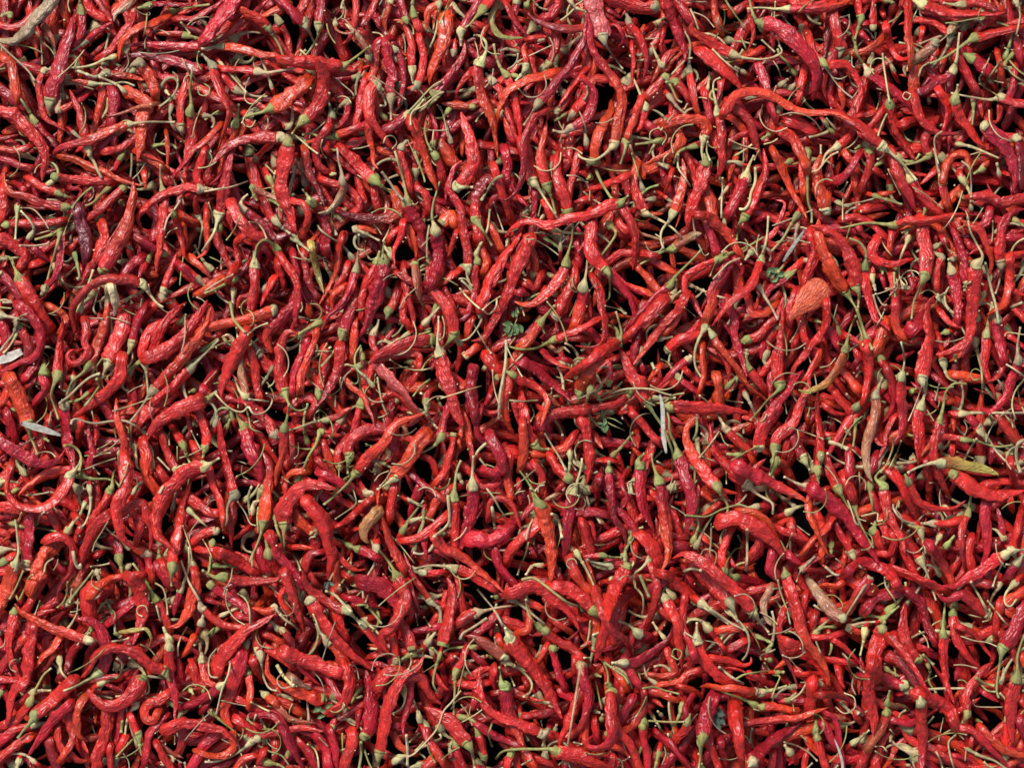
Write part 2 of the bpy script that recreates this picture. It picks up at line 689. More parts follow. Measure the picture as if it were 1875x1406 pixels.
r19 2;1782,1065 1812,1069
r19 2;1850,852 1855,877
r19 2;1492,1166 1518,1166 1535,1161
r15 2;1530,1174 1548,1187 1565,1204 1582,1221
r17 2;1693,1187 1710,1191
r17 2;1761,1149 1786,1161 1804,1187 1821,1208
c21 2;1842,1174 1833,1157
r17 2;1855,1191 1859,1217
r17 2;1872,1204 1876,1225
c17 2;1752,1234 1748,1247
c17 2;1522,1311 1552,1315
r17 2;1569,1311 1582,1332
r17 2;1535,1225 1539,1247 1548,1260
b15 2g;1624,1289 1654,1294 1667,1302;1629,1264
c19 2;1637,1319 1658,1324 1676,1319
r19 2;1701,1366 1722,1379 1744,1392 1765,1405
c19 2;1868,1319 1876,1345
c17 2;1778,1358 1782,1341
r17 2;1872,1285 1876,1298
r19 2y;1552,1149 1573,1157;1577,1140 1603,1138
o11 2;305,252 307,277 306,303 311,311
o19 2;55,307 38,304 21,296 4,291
r23 2t;378,284 380,307 380,328;382,273 386,279
o19 2;90,563 111,571 123,586 115,600
c19 2;371,716 393,681 396,673
c17 2;164,864 166,839 171,831 166,805 162,784 160,763
o21 2g;430,228 430,241 426,256 416,273 410,307 401,324 384,339;437,207 437,192
c17 2;674,230 676,252 682,277 684,298 686,302 693,311
c21 2t;736,269 733,284 740,303 748,324 753,351;744,258
r19 2;597,239 584,256 578,277 584,302 595,311
r19 2;738,494 742,524 748,550 757,584 755,605
r19 2;742,550 738,579 742,588
r17 2g;753,660 767,671 759,694 748,711;742,664
r19 2;733,801 759,805 767,805
c19 2g;388,992 392,1022;384,1039 380,1050
c19 2;750,864 772,884 793,898 810,911
o26 2;808,269 820,284 836,301 852,307
r19 2;1117,503 1134,520 1149,540 1155,546 1163,575
r19 2g;874,477 869,503 872,528 865,554 852,582 831,590;872,464
r19 2g;831,792 827,822 820,844 814,865 801,881;831,792
r19 2;1147,1221 1155,1232 1168,1251
r21 2g;1368,622 1390,613 1407,592 1422,582 1428,563 1436,541
c19 2;1390,575 1360,567 1351,571
c21 2;1513,336 1525,332 1539,328 1556,311 1569,290
r17 2;1488,571 1478,585 1471,588
r15 2;1513,745 1528,756 1548,758
r21 2;1496,941 1507,969 1505,1014
c19 2;1526,1358 1515,1336 1509,1328
c26 2y;1861,252 1868,269 1871,303 1872,332;1859,241
r19 2;1573,286 1560,294 1549,283
r19 2g;1592,275 1594,290 1593,306 1590,315 1582,339;1592,269
r21 2;1556,831 1556,860 1556,869
r19 2;1697,848 1697,865 1701,877 1701,907
r21 2;1833,1108 1826,1137 1825,1149
s4 2;245,17 260,26 275,28 273,23
s4 2g;75,60 75,81 77,107 77,119
s4 2g;62,62 77,77 92,90 100,102
k11 2y;143,130;160,137 175,141 192,137
k9 2y;305,169;305,169
k9 2t;137,245;145,252 154,258 158,271
k9 2g;284,267;294,265 314,265 324,273
s6 2;331,41 341,53 348,62
s4 2t;343,47 356,36 373,32 388,32
s6 2g;241,281 241,302 239,324
s4 2;267,298 256,315 243,328
s4 2y;64,430 85,424 94,422
k9 2g;260,533;247,543
k9 2y;230,550;247,539
s4 2g;260,546 256,567 252,580
s4 2;301,441 320,454
s4 2;222,456 224,486
s4 2g;119,507 137,490 145,482
s6 2g;0,563 21,565
k9 2g;111,516;111,516
s4 2;90,396 102,392
s6 2g;23,588 38,592 55,600
r21 2t;365,737;384,724 397,716
s6 2g;241,775 239,801 239,818
s6 2g;188,656 175,673 166,690
k15 2t;235,686;245,673 256,660
s4 2;98,784 111,777
k11 2g;26,750;9,748
k13 2g;34,852;38,865
s4 2;64,801 43,814 30,820
k11 2g;354,716;354,716
s4 2;397,679 375,703
k9 2t;388,771;397,750
s6 2;47,907 68,905 90,901
k11 2g;119,1031
k11 2g;292,1022;290,1001
k13 2;341,1003;341,988
s4 2;73,1099 64,1125
s4 2;96,926 111,941
s13 2g;209,1157 222,1166
k11 2g;166,1153
s6 2g;201,1345 205,1366
s4 2;324,1264 337,1277 348,1281
k11 2g;350,1264;350,1264
k9 2g;373,1264
s4 2g;256,1179 273,1187 284,1200
s6 2;38,1204 30,1213
s4 2;601,19 608,26 614,19
s4 2t;629,6 633,21 631,34
s4 2;738,64 742,81 742,98
k9 2y;497,158;490,137 480,113 473,96
s6 2y;535,245 550,256 567,271 582,282
s4 2;610,141 620,149 631,158 644,169 648,177
k9 2t;657,139;652,158 652,175
s4 2;614,175 616,188 616,196
s4 2;646,273 663,271 676,267
s6 2;554,347 563,360 569,368
k9 2y;610,319;616,319
s9 2t;610,388 608,405 612,418 616,430
s4 2;682,409 691,418 699,430
s4 2;405,473 405,494
s6 2g;738,596 729,609 718,617
s6 2;691,690 695,716 701,741 710,760
k13 2g;597,767
s4 2;563,694 582,709 586,716
s4 2;561,692 576,684
k13 2g;373,639;392,626 405,615
s6 2;505,686 501,701 492,709
s4 2;601,797 614,812
k13 2t;490,1009;488,992 484,975
k11 2g;740,1056
k6 2g;642,1031;640,1048 625,1067
k11 2y;622,1078
k13 2g;394,1035;413,1037 424,1035
k11 2y;409,1125;439,1112 441,1125 433,1133
s4 2;482,1122 488,1131
s4 2;620,1037 627,1037
k19 2g;755,1196;733,1208 725,1208
W17 2;605,1285
s6 2;507,1294 524,1311
k17 2g;490,1396;512,1400 524,1409
s4 2;584,1349 601,1366
s4 2;544,1272 550,1285
k13 2g;657,1264;648,1277
k11 2g;646,1281
s4 2;761,1123 765,1144
s4 2;791,30 795,43 793,55
k9 2g;793,173;771,188 754,207
k9 2t;944,94;929,90 921,92 916,94
s6 2y;1053,15 1040,28 1027,38
s4 2y;1049,13 1064,4 1074,-4
s4 2y;1049,64 1044,79 1036,85 1027,87
s6 2t;1074,158 1076,171 1070,183
s4 2t;1061,205 1070,226 1074,243
k9 2g;1032,211;1015,222
s4 2y;963,166 965,175 972,177
k9 2t;989,75;989,75
s4 2;891,343 906,347
s4 2g;993,366 985,396
k9 2g;1002,439;1015,447 1029,460
s4 2;993,400 976,439
s4 2;904,371 912,396 923,426
s4 2g;1100,307 1125,313 1149,313
s6 2;865,524 852,511 840,511
k9 2g;776,405;776,413
k11 2g;797,563;788,584
s4 2;972,371 968,362
s6 2g;959,486 951,503
s6 2g;788,607 767,613
s4 2;944,617 933,632
s6 2g;788,694 771,707 756,726
k11 2g;808,707
s6 2;891,635 899,647
k11 2;1042,831;1053,848 1064,856
G4 2;1104,773
s6 2;878,839 891,856
k13 2t;840,873;848,886
k11 2t;759,1005;767,975 776,950 780,933
k9 2g;978,945;955,939 929,941 912,948
k11 2g;1047,1005;1057,1014
k11 2g;908,1093
k11 2y;778,1112
k9 2y;1100,952;1087,937 1100,958
k9 2g;812,977
k11 2g;1102,1315
k9 2g;1093,1236
k15 2g;876,1345;869,1328 865,1315
k15 2g;846,1313;857,1315 874,1324
s4 2g;844,1289 857,1307 865,1328
k15 2g;1002,1341;993,1366
s4 2;991,1319 993,1332
k9 2g;899,1202
k17 2;767,1400;750,1405
s4 2;1023,1400 1036,1388 1044,1405
s6 2;955,1400 972,1390
k11 2;1017,1334
s6 2t;1049,1358 1066,1362
k9 2;1091,1302
s6 2;906,1166 908,1183
s4 2;874,1298 891,1315
s6 2t;1313,32 1317,47 1328,58 1338,62
s4 2;1270,23 1291,32 1308,51
s4 2;1257,2 1279,4 1294,4
s6 2g;1345,41 1355,64 1366,90
k13 2t;1494,38;1500,30 1492,19
s4 2;1415,15 1413,30 1411,41
s4 2;1415,32 1428,28 1436,32
s6 2y;1230,137 1244,122 1257,109 1268,107
k13 2t;1227,179;1240,196 1257,211
s6 2g;1195,269 1189,282
s4 2t;1415,111 1424,124 1430,141
s4 2y;1396,117 1411,107 1428,98
s4 2y;1398,265 1415,260 1424,254
k9 2t;1449,132;1449,132
k9 2y;1330,347;1317,366
s4 2;1441,435 1466,441 1483,445
s6 2g;1195,737 1215,737 1232,724 1253,720
s9 2g;1276,763 1276,788 1270,805
s6 2y;1283,792 1291,801
s15 2;1276,801 1279,835
s4 2;1283,835 1308,844
k13 2g;1351,833;1330,831
s4 2;1319,792 1326,809 1334,816
s4 2;1483,745 1479,763
s9 2y;1193,664 1198,675
k13 2t;1210,620;1232,617
s4 2;1330,733 1360,737
s11 2y;1163,875 1155,886 1157,903
s4 2;1276,879 1262,903
k11 2g;1313,962
k11 2t;1394,1137
s13 2t;1411,898 1432,911 1454,926
s4 2;1441,1001 1451,975
s4 2;1225,924 1240,933
k11 2y;1215,1166;1202,1149 1195,1138
k11 2g;1409,1208
s9 2g;1441,1191 1466,1204
k9 2;1195,1311;1206,1328 1215,1345
s4 2;1215,1345 1215,1362 1219,1379 1212,1400
k9 2;1210,1307
s6 2;1360,1311 1372,1317 1387,1317
G9 2;1321,1332
s4 2;1466,1345 1479,1358
k19 2;1445,1375;1436,1362
k9 2g;1287,1405
s4 2;1535,34 1548,30 1556,28
s6 2g;1654,19 1641,34 1624,43 1612,43
k11 2g;1731,43;1735,41
k11 2t;1635,128;1629,115 1620,105
s6 2g;1840,119 1855,137 1876,151
s4 2y;1814,98 1808,115 1799,128
s4 2;1827,98 1816,94
k11 2g;1782,188;1782,209 1780,230
s4 2y;1776,284 1799,279 1816,286
s6 2y;1624,209 1614,230 1607,252
s4 2g;1612,171 1609,188 1605,201
k11 2t;1511,226;1518,239 1501,247 1481,252
k9 2g;1522,239;1513,230
k13 2g;1624,2;1637,6
s4 2;1840,0 1842,17
s4 2;1812,0 1814,13
k11 2;1778,379;1778,362
k11 2t;1829,317;1825,298
k13 2g;1861,405;1876,415
s9 2;1850,563 1872,554
s6 2;1603,537 1616,558 1624,558
k13 2g;1801,541;1795,558
s4 2;1650,520 1629,541
s4 2;1533,558 1526,584
s4 2;1733,720 1737,741
s4 2;1697,750 1710,771
k13 2g;1671,716
k11 2g;1567,771;1565,797 1562,818
k11 2y;1552,790
s13 2y;1518,809 1535,814 1552,822
s4 2;1560,822 1577,839
s4 2;1501,673 1518,669 1530,656
k13 2g;1731,609;1718,613
k13 2g;1846,831
k6 2;1554,728
k15 2g;1565,928;1573,954 1586,980 1599,1003
s4 2y;1573,950 1586,954
s6 2;1646,916 1639,937
k15 2g;1735,997;1748,980
k13 2g;1522,999;1522,1014
s4 2;1513,1056 1530,1052 1552,1056
s4 2;1530,1022 1552,1039
s6 2g;1597,1069 1607,1086
s4 2;1774,1125 1799,1131
k11 2t;1868,847;1850,852
k6 2g;1646,920
k9 2g;1526,1147;1505,1149 1484,1166
k9 2g;1616,1132;1590,1127 1560,1136
s4 2;1582,1140 1582,1153
k6 2;1701,1115
k9 2g;1791,1319
s4 2;1838,1221 1833,1247
s13 2t;1569,1302 1573,1307
s6 2;1699,1324 1710,1311
k9 2;1631,1349
s6 2;1475,1409 1488,1396
k11 2g;1624,1225;1646,1238
s6 2;1637,1217 1641,1238
s6 2;1526,1409 1535,1400
T28 1;100,-6 90,11 75,26 60,41 53,55 36,70 17,77 -9,73
c32 1t;92,186 96,160 105,139 111,113 119,85 128,60 132,32;90,196 92,213
b15 1;239,6 226,17 213,26 209,41
o21 1g;314,23 288,41 262,49 239,62 224,77 220,94 218,111;326,19 352,13 384,9
o26 1t;256,115 265,128 273,139 279,156 282,169;243,119 233,132
r23 1g;348,205 350,222 350,239 350,265 343,294 337,320;350,188 348,166 350,145 352,124
o21 1y;233,228 201,239 179,250 158,258 132,265 107,273 94,284;252,226 277,224 320,224
b9 1;277,192 256,196 230,205 203,213 188,209
r23 1g;98,324 117,328 139,330 166,334 201,332;90,324
r21 1g;119,379 98,377 73,371 47,360 21,354 9,336 9,315
c19 1g;111,426 111,452 109,477 102,499 94,516 85,524;81,533
L28 1;141,388 149,413 158,439 158,464
c30 1g;188,496 201,473 213,452 226,430 235,405 241,379 245,354 243,332;188,503
p6 1;247,379 226,400 213,422 201,439 192,460 181,471
C21 1;205,528 209,546 211,563 209,580
r23 1;367,347 341,345 316,351 290,362 269,379 252,396 256,413 262,422;380,347
r21 1t;299,354 299,375 299,400 294,426 294,452 288,473 286,499;294,328 294,302
r17 1t;363,396 358,375 358,358;371,413 367,439 363,456 350,469
r19 1y;371,347 361,324 367,302 373,281;388,347 401,347
r30 1g;36,511 47,528 60,550 73,571 85,592;28,494 19,473
c23 1y;-4,499 9,511 21,524 38,546 55,567 68,584;0,494
c26 1;38,562 55,575 68,592 75,617 73,639 60,656 38,664 13,675 -9,681
o19 1;77,622 70,652 60,673 47,690
r26 1g;105,688 107,664 109,643 111,622 115,600 113,579;98,707 94,724 100,745 107,767
r19 1;156,592 158,609 154,626 162,643 154,656 141,664 128,664 124,652 132,643 145,643 162,630
o26 1g;162,667 171,647 179,626 188,600 194,575 196,553;154,681 132,699 122,724
c23 1y;241,628 245,609 252,588 260,571;235,647 218,669 196,690
r23 1y;265,664 260,643 265,622 273,605 294,592 316,583;269,690 271,724
r28 1;282,639 290,613 303,588 320,571 341,553
r30 1;273,654 299,643 320,630 337,613 354,592 371,566 380,549
r26 1t;282,716 299,694 316,677 333,656 350,635 367,613 380,588 388,562;273,724 256,750 239,771
r23 1t;348,675 333,690 320,707 303,720 286,733;367,656 384,639 401,622
r32 1;358,737 337,745 316,756 294,771 277,788 269,805
r21 1g;375,822 378,801 373,784 367,763 361,741 350,728 337,733;371,839
c19 1g;335,814 324,797 316,784;341,831 348,848
r19 1y;324,861 311,839 303,818 297,797;337,852 354,852
c19 1y;228,835 228,814 222,792 215,771 213,750 213,728;218,827 218,861
r26 1;222,660 218,686 209,703 192,720 171,737 149,754 132,765
c26 1t;119,741 119,767 122,792 124,814 132,839 134,865;111,737
o30 1g;53,777 47,758 38,737 30,716 21,699;55,797 62,814 68,831
r21 1;0,703 13,707 9,728 0,741
c26 1;-6,807 13,816 30,827 51,839 77,850 102,846 117,831
r26 1y;128,871 119,890 107,907 92,922 73,930 51,930 32,924 19,909 13,894 17,873 26,856;141,856 149,839
r23 1;128,862 111,862 90,866 73,875 55,888 34,907
r21 1g;201,898 194,916 183,933 171,950;205,890 209,864 222,843
r28 1;196,948 179,962 166,984 158,1005 149,1026
c26 1y;49,1031 51,1005 53,980 55,954 55,941;34,1039 64,1044
o30 1y;28,1035 23,1052 17,1073 9,1090 -4,1112;30,1026 34,1005 28,952
r21 1;90,986 107,980 124,988 134,1005 134,1026 128,1048 117,1065 107,1086 107,1108
o30 1;107,992 90,1005 77,1026 68,1052 60,1073
r19 1;256,1052 239,1054 222,1056 201,1061 183,1073 171,1086
c21 1g;218,1022 218,1005 209,992;222,1039 224,1056 222,1071
r19 1g;284,1095 292,1108 299,1125 307,1142;265,1061 245,1033
c19 1;196,1142 222,1120 243,1103
r26 1g;316,1039 314,1018 320,997 326,975 329,950 333,924 341,903 350,881;314,1052 314,1073
r32 1y;375,854 354,858 337,869 320,886 303,903 292,928 286,954 290,980 307,997 320,1009;388,847 401,839
r19 1;235,924 243,941 260,954 252,984
r21 1;230,933 247,920 265,924 269,945 277,967 277,988 273,1009
c21 1t;271,1012 273,1035 277,1056;260,1018
r21 1y;397,971 375,977 358,988;401,967
c17 1y;331,1078 322,1103 318,1129;341,1056 346,1035 346,1001
r23 1y;162,1172 141,1166 119,1157 98,1151 77,1140 55,1129 38,1119 28,1106;179,1174
r21 1g;26,1119 21,1140 17,1166 17,1191 23,1213 30,1230 41,1247;26,1110
r26 1;60,1153 58,1179 55,1204 51,1225 47,1247 30,1264 21,1285 17,1311 9,1332
c28 1y;179,1232 192,1217 194,1200 194,1183 188,1161 179,1144 162,1134 141,1134;162,1243 141,1255 117,1264
r28 1g;301,1228 282,1219 265,1206 247,1193 226,1187 205,1187 183,1193 171,1208 162,1228 145,1243;311,1247
r32 1g;62,1311 77,1298 94,1285 111,1268 128,1251;62,1315 47,1332 32,1351
c26 1;124,1294 102,1315 85,1336 68,1358 51,1383
r28 1g;260,1240 247,1264 230,1281 209,1292 188,1289 171,1277 160,1260;258,1234
r28 1;196,1298 196,1319 192,1341 186,1362 179,1388 179,1400
o21 1;162,1268 149,1285 141,1302 141,1324 145,1345 162,1358
r19 1;124,1298 128,1324 132,1345 128,1366 115,1383
r17 1;128,1379 145,1392 162,1392
r23 1;0,1388 21,1371 38,1358 55,1349
y11 1;233,1155 252,1153 269,1153 277,1170 271,1183
r23 1y;309,1183 309,1204 311,1230 316,1255 322,1285 320,1307 320,1319;309,1170
r19 1y;369,1208 373,1230 380,1247 393,1255;369,1196 367,1187
r21 1;354,1221 363,1247 384,1253
c19 1y;405,1255 380,1275 363,1285 341,1292
r21 1;305,1272 288,1285 275,1285 265,1302 269,1317 282,1317 286,1309
c19 1;299,1315 282,1332 271,1353 269,1375 265,1396
c19 1;201,1371 205,1409
c26 1;393,1345 375,1362 363,1383 350,1405
r19 1;290,1366 303,1392 316,1409
c30 1;437,-9 426,6 411,28 396,47 377,68
r21 1t;390,122 392,137 398,154 407,175 418,196 418,218 407,252 398,277;377,107 369,100
r23 1g;490,49 471,34 456,26 441,17;499,64 512,85 520,109
c26 1y;556,43 546,34 533,19 518,4 503,-9;567,60 573,73 580,83
c23 1y;584,47 584,30 588,13 586,-9;582,68 571,87 558,105
b6 1y;614,43 616,55 631,62 648,60 644,51 631,36 618,34
b17 1y;676,107 672,90 661,73 648,58 631,43;678,115
c19 1g;744,38 738,17 731,-6;748,47
c23 1t;716,179 714,154 716,132 710,107 704,81;716,201 716,220
o19 1y;405,85 426,87 452,92 477,100 503,102 524,109;388,87 369,90
r30 1g;627,122 605,122 584,117 556,115 529,111;644,111 661,98 678,85
c30 1g;556,220 573,207 586,188 590,166 593,143 586,124 578,107;544,233 535,245
r19 1y;473,132 452,130 430,128 413,126;490,134 512,130 535,126 552,117
o34 1g;499,198 512,192 529,179 546,164 558,154;477,207 460,211 439,220
r19 1y;526,233 518,220 503,211;535,222 535,196
c26 1y;514,252 492,252 469,252 443,256 422,265 401,286 386,303;529,260
r26 1t;691,154 680,162 674,183 676,209 682,226 699,247 716,269 721,277;695,166 704,183 706,194 697,194
c26 1y;748,211 733,222 716,233 695,243;761,201 776,183
r26 1y;401,394 405,375 409,354 413,328 418,302 426,268;398,405 392,426 379,447 371,460
b13 1g;460,341 482,354 499,360 512,371 520,388;465,358 471,368
r30 1g;529,260 524,292 518,319 516,345 524,371 533,396 541,426;537,252
o21 1;558,281 563,302 569,324 582,345 590,366 595,379
r19 1;541,371 556,375 565,392 563,409 556,424
b19 1t;627,332 629,345 620,366 610,379 597,388 582,390;625,315 620,294 618,272
r28 1g;686,330 674,319 659,304 646,290 631,275;704,345 723,358
o23 1;727,358 731,375 729,388 716,396 695,400 674,398 652,396 631,390 616,381
r26 1;426,379 435,396 448,413 460,426 477,435
y19 1;571,456 576,477 582,499 588,520 593,537
c26 1y;467,486 467,511 465,537 462,567;465,460
r17 1;625,439 620,464 618,490 610,511 599,533 584,558
o15 1;627,528 610,541 608,563 614,575
r15 1;738,413 733,435 721,460 723,486
r19 1;386,571 394,592 401,609
r30 1;448,617 435,643 422,664 413,690 407,711 405,728
b19 1y;450,728 448,707 443,686 439,660 435,643 428,626 418,613 405,617;439,716 430,694
c30 1;541,558 520,579 503,596 490,609 490,630 499,647
r28 1g;522,718 516,694 514,669 514,647 518,626 529,609 546,613;526,733 533,745 546,752 561,748 563,739
o21 1;550,707 552,686 561,664 569,643 576,622 580,609
c19 1;561,626 554,647 544,669 537,690 537,711
c21 1;622,639 620,664 616,686 605,707 593,728 580,745
r19 1y;684,609 682,626 689,643;691,596 693,585
o15 1;633,694 648,711 665,724 674,745 682,763 686,780
r26 1g;640,835 640,818 652,801 669,788 691,786 708,784;637,852 637,867
r26 1g;652,865 669,844 686,827 704,809 716,788 733,773 755,765 776,758;640,881 618,903 593,924
r19 1;725,780 721,801 716,814 725,827
r19 1;533,745 546,733 563,728 576,737 571,750
r26 1t;503,797 494,775 482,763 469,750 456,737;507,809
r19 1;384,864 392,890 401,911 407,933 409,950
r15 1;426,928 424,958 424,984 426,1005
r30 1g;520,960 518,941 524,924 535,907 550,892 567,886 588,888 614,894;520,980 520,1001
c23 1;593,869 610,877 627,888
r19 1;672,920 652,937 635,954 622,962
r17 1;588,941 605,954 618,962 627,984
r30 1;563,920 580,941 593,962 599,988 608,1014 605,1039 601,1061
o23 1y;576,975 558,962 546,950 537,933;573,980
r23 1;497,986 507,1009 520,1026 537,1044 550,1061
c21 1;584,886 558,920
c21 1g;654,1005 669,1009 686,1018;640,999
N26 1;686,941 674,954 665,971 669,988 676,994
r26 1;738,1039 725,1014 714,992 708,971 699,945 691,920 695,894
c32 1;667,1065 691,1069 708,1080 721,1099 727,1116 725,1146
r23 1y;635,1116 614,1110 593,1099 571,1082 558,1065 554,1044;648,1129 659,1142
r19 1;558,1044 563,1026 571,1014 584,1012
r26 1g;407,1056 426,1061 452,1065 482,1063 507,1061 516,1048;392,1056 371,1044
r26 1;405,1014 426,1022 448,1035 462,1046
c21 1g;384,1069 401,1082 422,1095 443,1108 456,1120;379,1065
o17 1y;503,1110 490,1120 473,1116 456,1112;520,1132 537,1144 546,1153
r17 1y;533,1065 516,1086 516,1103 529,1120 541,1142;544,1069
r30 1;396,1230 401,1213 413,1196 430,1174 452,1153 477,1140 503,1125
r17 1y;516,1153 529,1170 541,1191;503,1144
r28 1y;567,1097 584,1127 601,1153 618,1174 640,1196 665,1213 686,1230;563,1090
o23 1y;601,1174 618,1191 631,1213 635,1225;586,1157
r19 1y;665,1144 682,1166 699,1183;652,1132
r23 1g;755,1191 750,1170 742,1153 733,1140;755,1191
c28 1;443,1200 435,1221 428,1243 422,1268 413,1294 413,1315 426,1332
r23 1;465,1213 475,1234
r26 1g;593,1279 576,1277 554,1270 533,1264 512,1253 494,1238 488,1217 490,1196;601,1285
r32 1;524,1196 546,1204 567,1213 588,1221 618,1232
b19 1;537,1243 554,1255 571,1260
c19 1;597,1234 610,1255 622,1277
r28 1;635,1225 640,1247 635,1272 627,1289 614,1298
c30 1g;667,1349 678,1328 682,1307 678,1285 678,1264 674,1243 669,1225;667,1358
c19 1;753,1247 750,1277 742,1307 738,1332 740,1353
r19 1;721,1345 733,1366 750,1375
r19 1y;725,1392 708,1405;746,1383
c26 1;473,1307 490,1307 507,1315 520,1336 531,1362 546,1388 563,1417
r19 1y;469,1353 490,1343 512,1339 537,1334 563,1332 593,1339;460,1358
o19 1y;486,1272 503,1285
b17 1;512,1298 529,1315 554,1321 580,1324
o19 1;426,1353 426,1371 409,1383 384,1383 371,1379
r17 1;482,1379 469,1400
r21 1;546,1358 563,1375 576,1400
r26 1;644,1345 644,1362 635,1383 627,1409
o28 1;816,38 814,60 808,85 797,111 788,134 786,156
r19 1t;763,158 771,137 776,111 773,90 769,73;754,166
r23 1g;884,19 893,6 904,-6;872,32 861,45 852,51
c23 1g;793,173 810,158 823,141 835,124 846,107 850,90 850,77;808,169 797,183 767,205
y15 1;906,17 901,32 904,51 916,66 933,70 959,70
c28 1y;880,115 876,132 880,160 887,183 897,209 904,230 908,256 912,294;887,102 891,90 889,77 878,66 869,66
r17 1y;963,124 963,107 959,92 963,77;955,137 944,149
r19 1g;1004,119 1012,102 1019,85 1021,64 1021,51;997,132
o21 1;1068,51 1044,53 1021,51 1002,47 980,36 963,21
p34 1t;1104,68 1102,47 1096,26 1087,9 1081,-11;1108,81 1119,98 1134,119 1140,126
o23 1y;1125,265 1130,230 1138,196 1136,171 1123,145 1108,124 1091,102 1081,77 1081,47 1076,26;1108,282 1087,294 1066,290 1059,284
c21 1t;985,190 1002,171 1019,149 1040,128 1055,102 1068,77 1072,51 1076,26;976,205 959,230
o21 1;1012,134 993,141 972,145 951,154 931,166 921,183 912,205 908,230
o13 1y;1015,158 1010,179 1006,201 1002,222;1019,151 1027,141
c19 1g;797,285 805,302 810,324;788,273
r23 1y;857,490 855,460 850,435 846,409 842,383 831,362 820,345 825,324 831,307 846,294;859,503
r26 1g;872,403 869,379 872,358 878,341 891,328 904,332;878,413 889,430 901,450
r19 1;906,311 914,332 921,358 929,379 938,405
r28 1y;976,334 972,315 965,294 959,268;985,343 1002,371 1021,400
r28 1g;1040,388 1036,366 1029,349 1021,328 1019,302 1021,275
r23 1g;1134,373 1113,377 1091,390 1070,396 1044,400 1023,407 1002,413 980,407 959,407 938,418 925,435;1151,358
r17 1;1140,326 1123,334 1102,341 1081,347 1066,354
r28 1g;1108,494 1100,486 1087,473 1081,452 1083,426 1083,400;1115,503 1117,528 1115,546 1106,554
r23 1g;1036,482 1032,499 1019,520 1002,537 980,554 959,558 942,552;1040,464 1047,439 1049,409
c26 1y;1068,526 1068,546 1061,567 1053,592;1072,507 1076,477
r32 1;882,558 891,537 899,511 912,490 925,469 942,447 955,426
o19 1y;976,503 980,486 976,469 970,456
c28 1y;797,422 801,443 803,464 801,490 791,516;793,405
r21 1;878,435 874,418
r30 1y;805,647 812,673 820,694 827,720 831,745 840,767 848,780;801,626 803,600 803,579
r23 1g;989,592 972,617 959,630;1002,575 1015,560
r19 1g;1015,622 1036,613 1057,605 1083,592 1104,581 1130,571;1002,628 976,639 951,639 933,635
r28 1g;1130,628 1108,641 1087,656 1070,669 1053,681 1032,694;1138,613 1134,592 1128,571
b11 1;1006,635 1023,643 1032,635 1044,647
c30 1;959,664 980,675 997,690 1015,705 1032,720 1049,737
r19 1g;938,686 963,699 985,711 1002,733 997,758 989,780
r26 1;1070,750 1049,754 1023,758 1002,767 989,780
r21 1;957,780 959,805 959,827 955,848
r21 1;927,690 929,711 921,733 925,758 933,780 942,797
r17 1g;912,690 901,716 891,737 880,750;912,690
r17 1;878,745 891,756 908,754 921,741
c21 1y;904,799 891,805 878,801 872,780 878,758;887,814 872,831 865,863
c26 1;865,686 861,711 865,737 869,758
o19 1;848,763 857,788 861,814 865,839
r21 1g;808,801 810,780 816,758 823,741;797,814 776,827 750,833
r11 1;842,664 835,686 835,703
o19 1y;850,654 869,639;850,654
c17 1;989,673 963,660
c28 1y;865,890 865,916 861,937 855,962 848,988 844,1007;865,864 867,834
c23 1g;831,911 833,933 833,958 833,984 833,1014 840,1031;833,886 837,860 844,843
r17 1;869,890 891,892 912,886 925,873
r19 1;816,945 797,962 776,980 754,988 741,990
r23 1;797,984 814,1003 835,1014 857,1026 882,1048 908,1069 925,1086 938,1097
r17 1t;938,1097 912,1086;955,1108 976,1125 997,1142
r23 1y;831,1041 848,1046 869,1058 891,1069 904,1078;818,1037 788,1035 759,1041
c21 1;906,1007 912,1031 925,1050 938,1065 951,1078
c32 1;869,988 891,992 912,984 929,971
r15 1;895,941 899,920 912,913 929,916 942,928 946,945 955,971
r21 1;933,839 931,864 933,890 933,911
c26 1;989,958 972,975 955,988 938,1005 929,1022
r17 1g;985,918 972,928 959,945 946,958;976,898 963,877 951,860 953,847
o30 1g;989,924 997,945 1002,971 1008,997 1010,1022 1010,1048 1008,1065;980,916 972,894
b13 1;1015,907 997,916
r26 1g;1042,877 1023,860 1010,839;1036,860 1027,843
c26 1y;1049,901 1044,924 1040,950 1038,975 1036,1001 1032,1026;1057,881 1064,856 1066,839
c26 1;1044,937 1070,937 1091,937 1108,941
r15 1g;1104,1016 1083,1018 1068,1020;1117,1020 1138,1020
r30 1g;1147,1035 1138,1056 1125,1078 1117,1108 1113,1137;1144,1022
r28 1g;1087,1118 1066,1097 1044,1082 1019,1073
r28 1;938,1086 963,1078 989,1078 1010,1095 1032,1112 1049,1133 1061,1154
r26 1y;872,1122 857,1129 840,1142;887,1118 912,1112 946,1108
r17 1;750,1073 759,1099 767,1120 788,1125
c19 1;801,1149 776,1153 750,1159
r34 1y;933,1170 946,1187 959,1204 976,1221 991,1243 1004,1264 1017,1289 1029,1315;925,1149
b23 1y;925,1204 908,1191 891,1179 869,1166 852,1164;925,1208
c28 1g;925,1255 927,1281 933,1307 942,1328 951,1349 959,1366;919,1251 914,1221
r23 1g;997,1153 1015,1168 1032,1179 1049,1189 1064,1202;989,1149
r26 1;1108,1102 1113,1127 1108,1149 1104,1170 1096,1196 1089,1213
c21 1g;1012,1185 1017,1208 1023,1234 1032,1255;1012,1179
r19 1;1053,1213 1053,1230 1036,1238
r26 1g;1119,1264 1119,1289 1119,1315 1121,1341 1113,1362 1091,1371 1076,1362 1087,1345;1115,1257
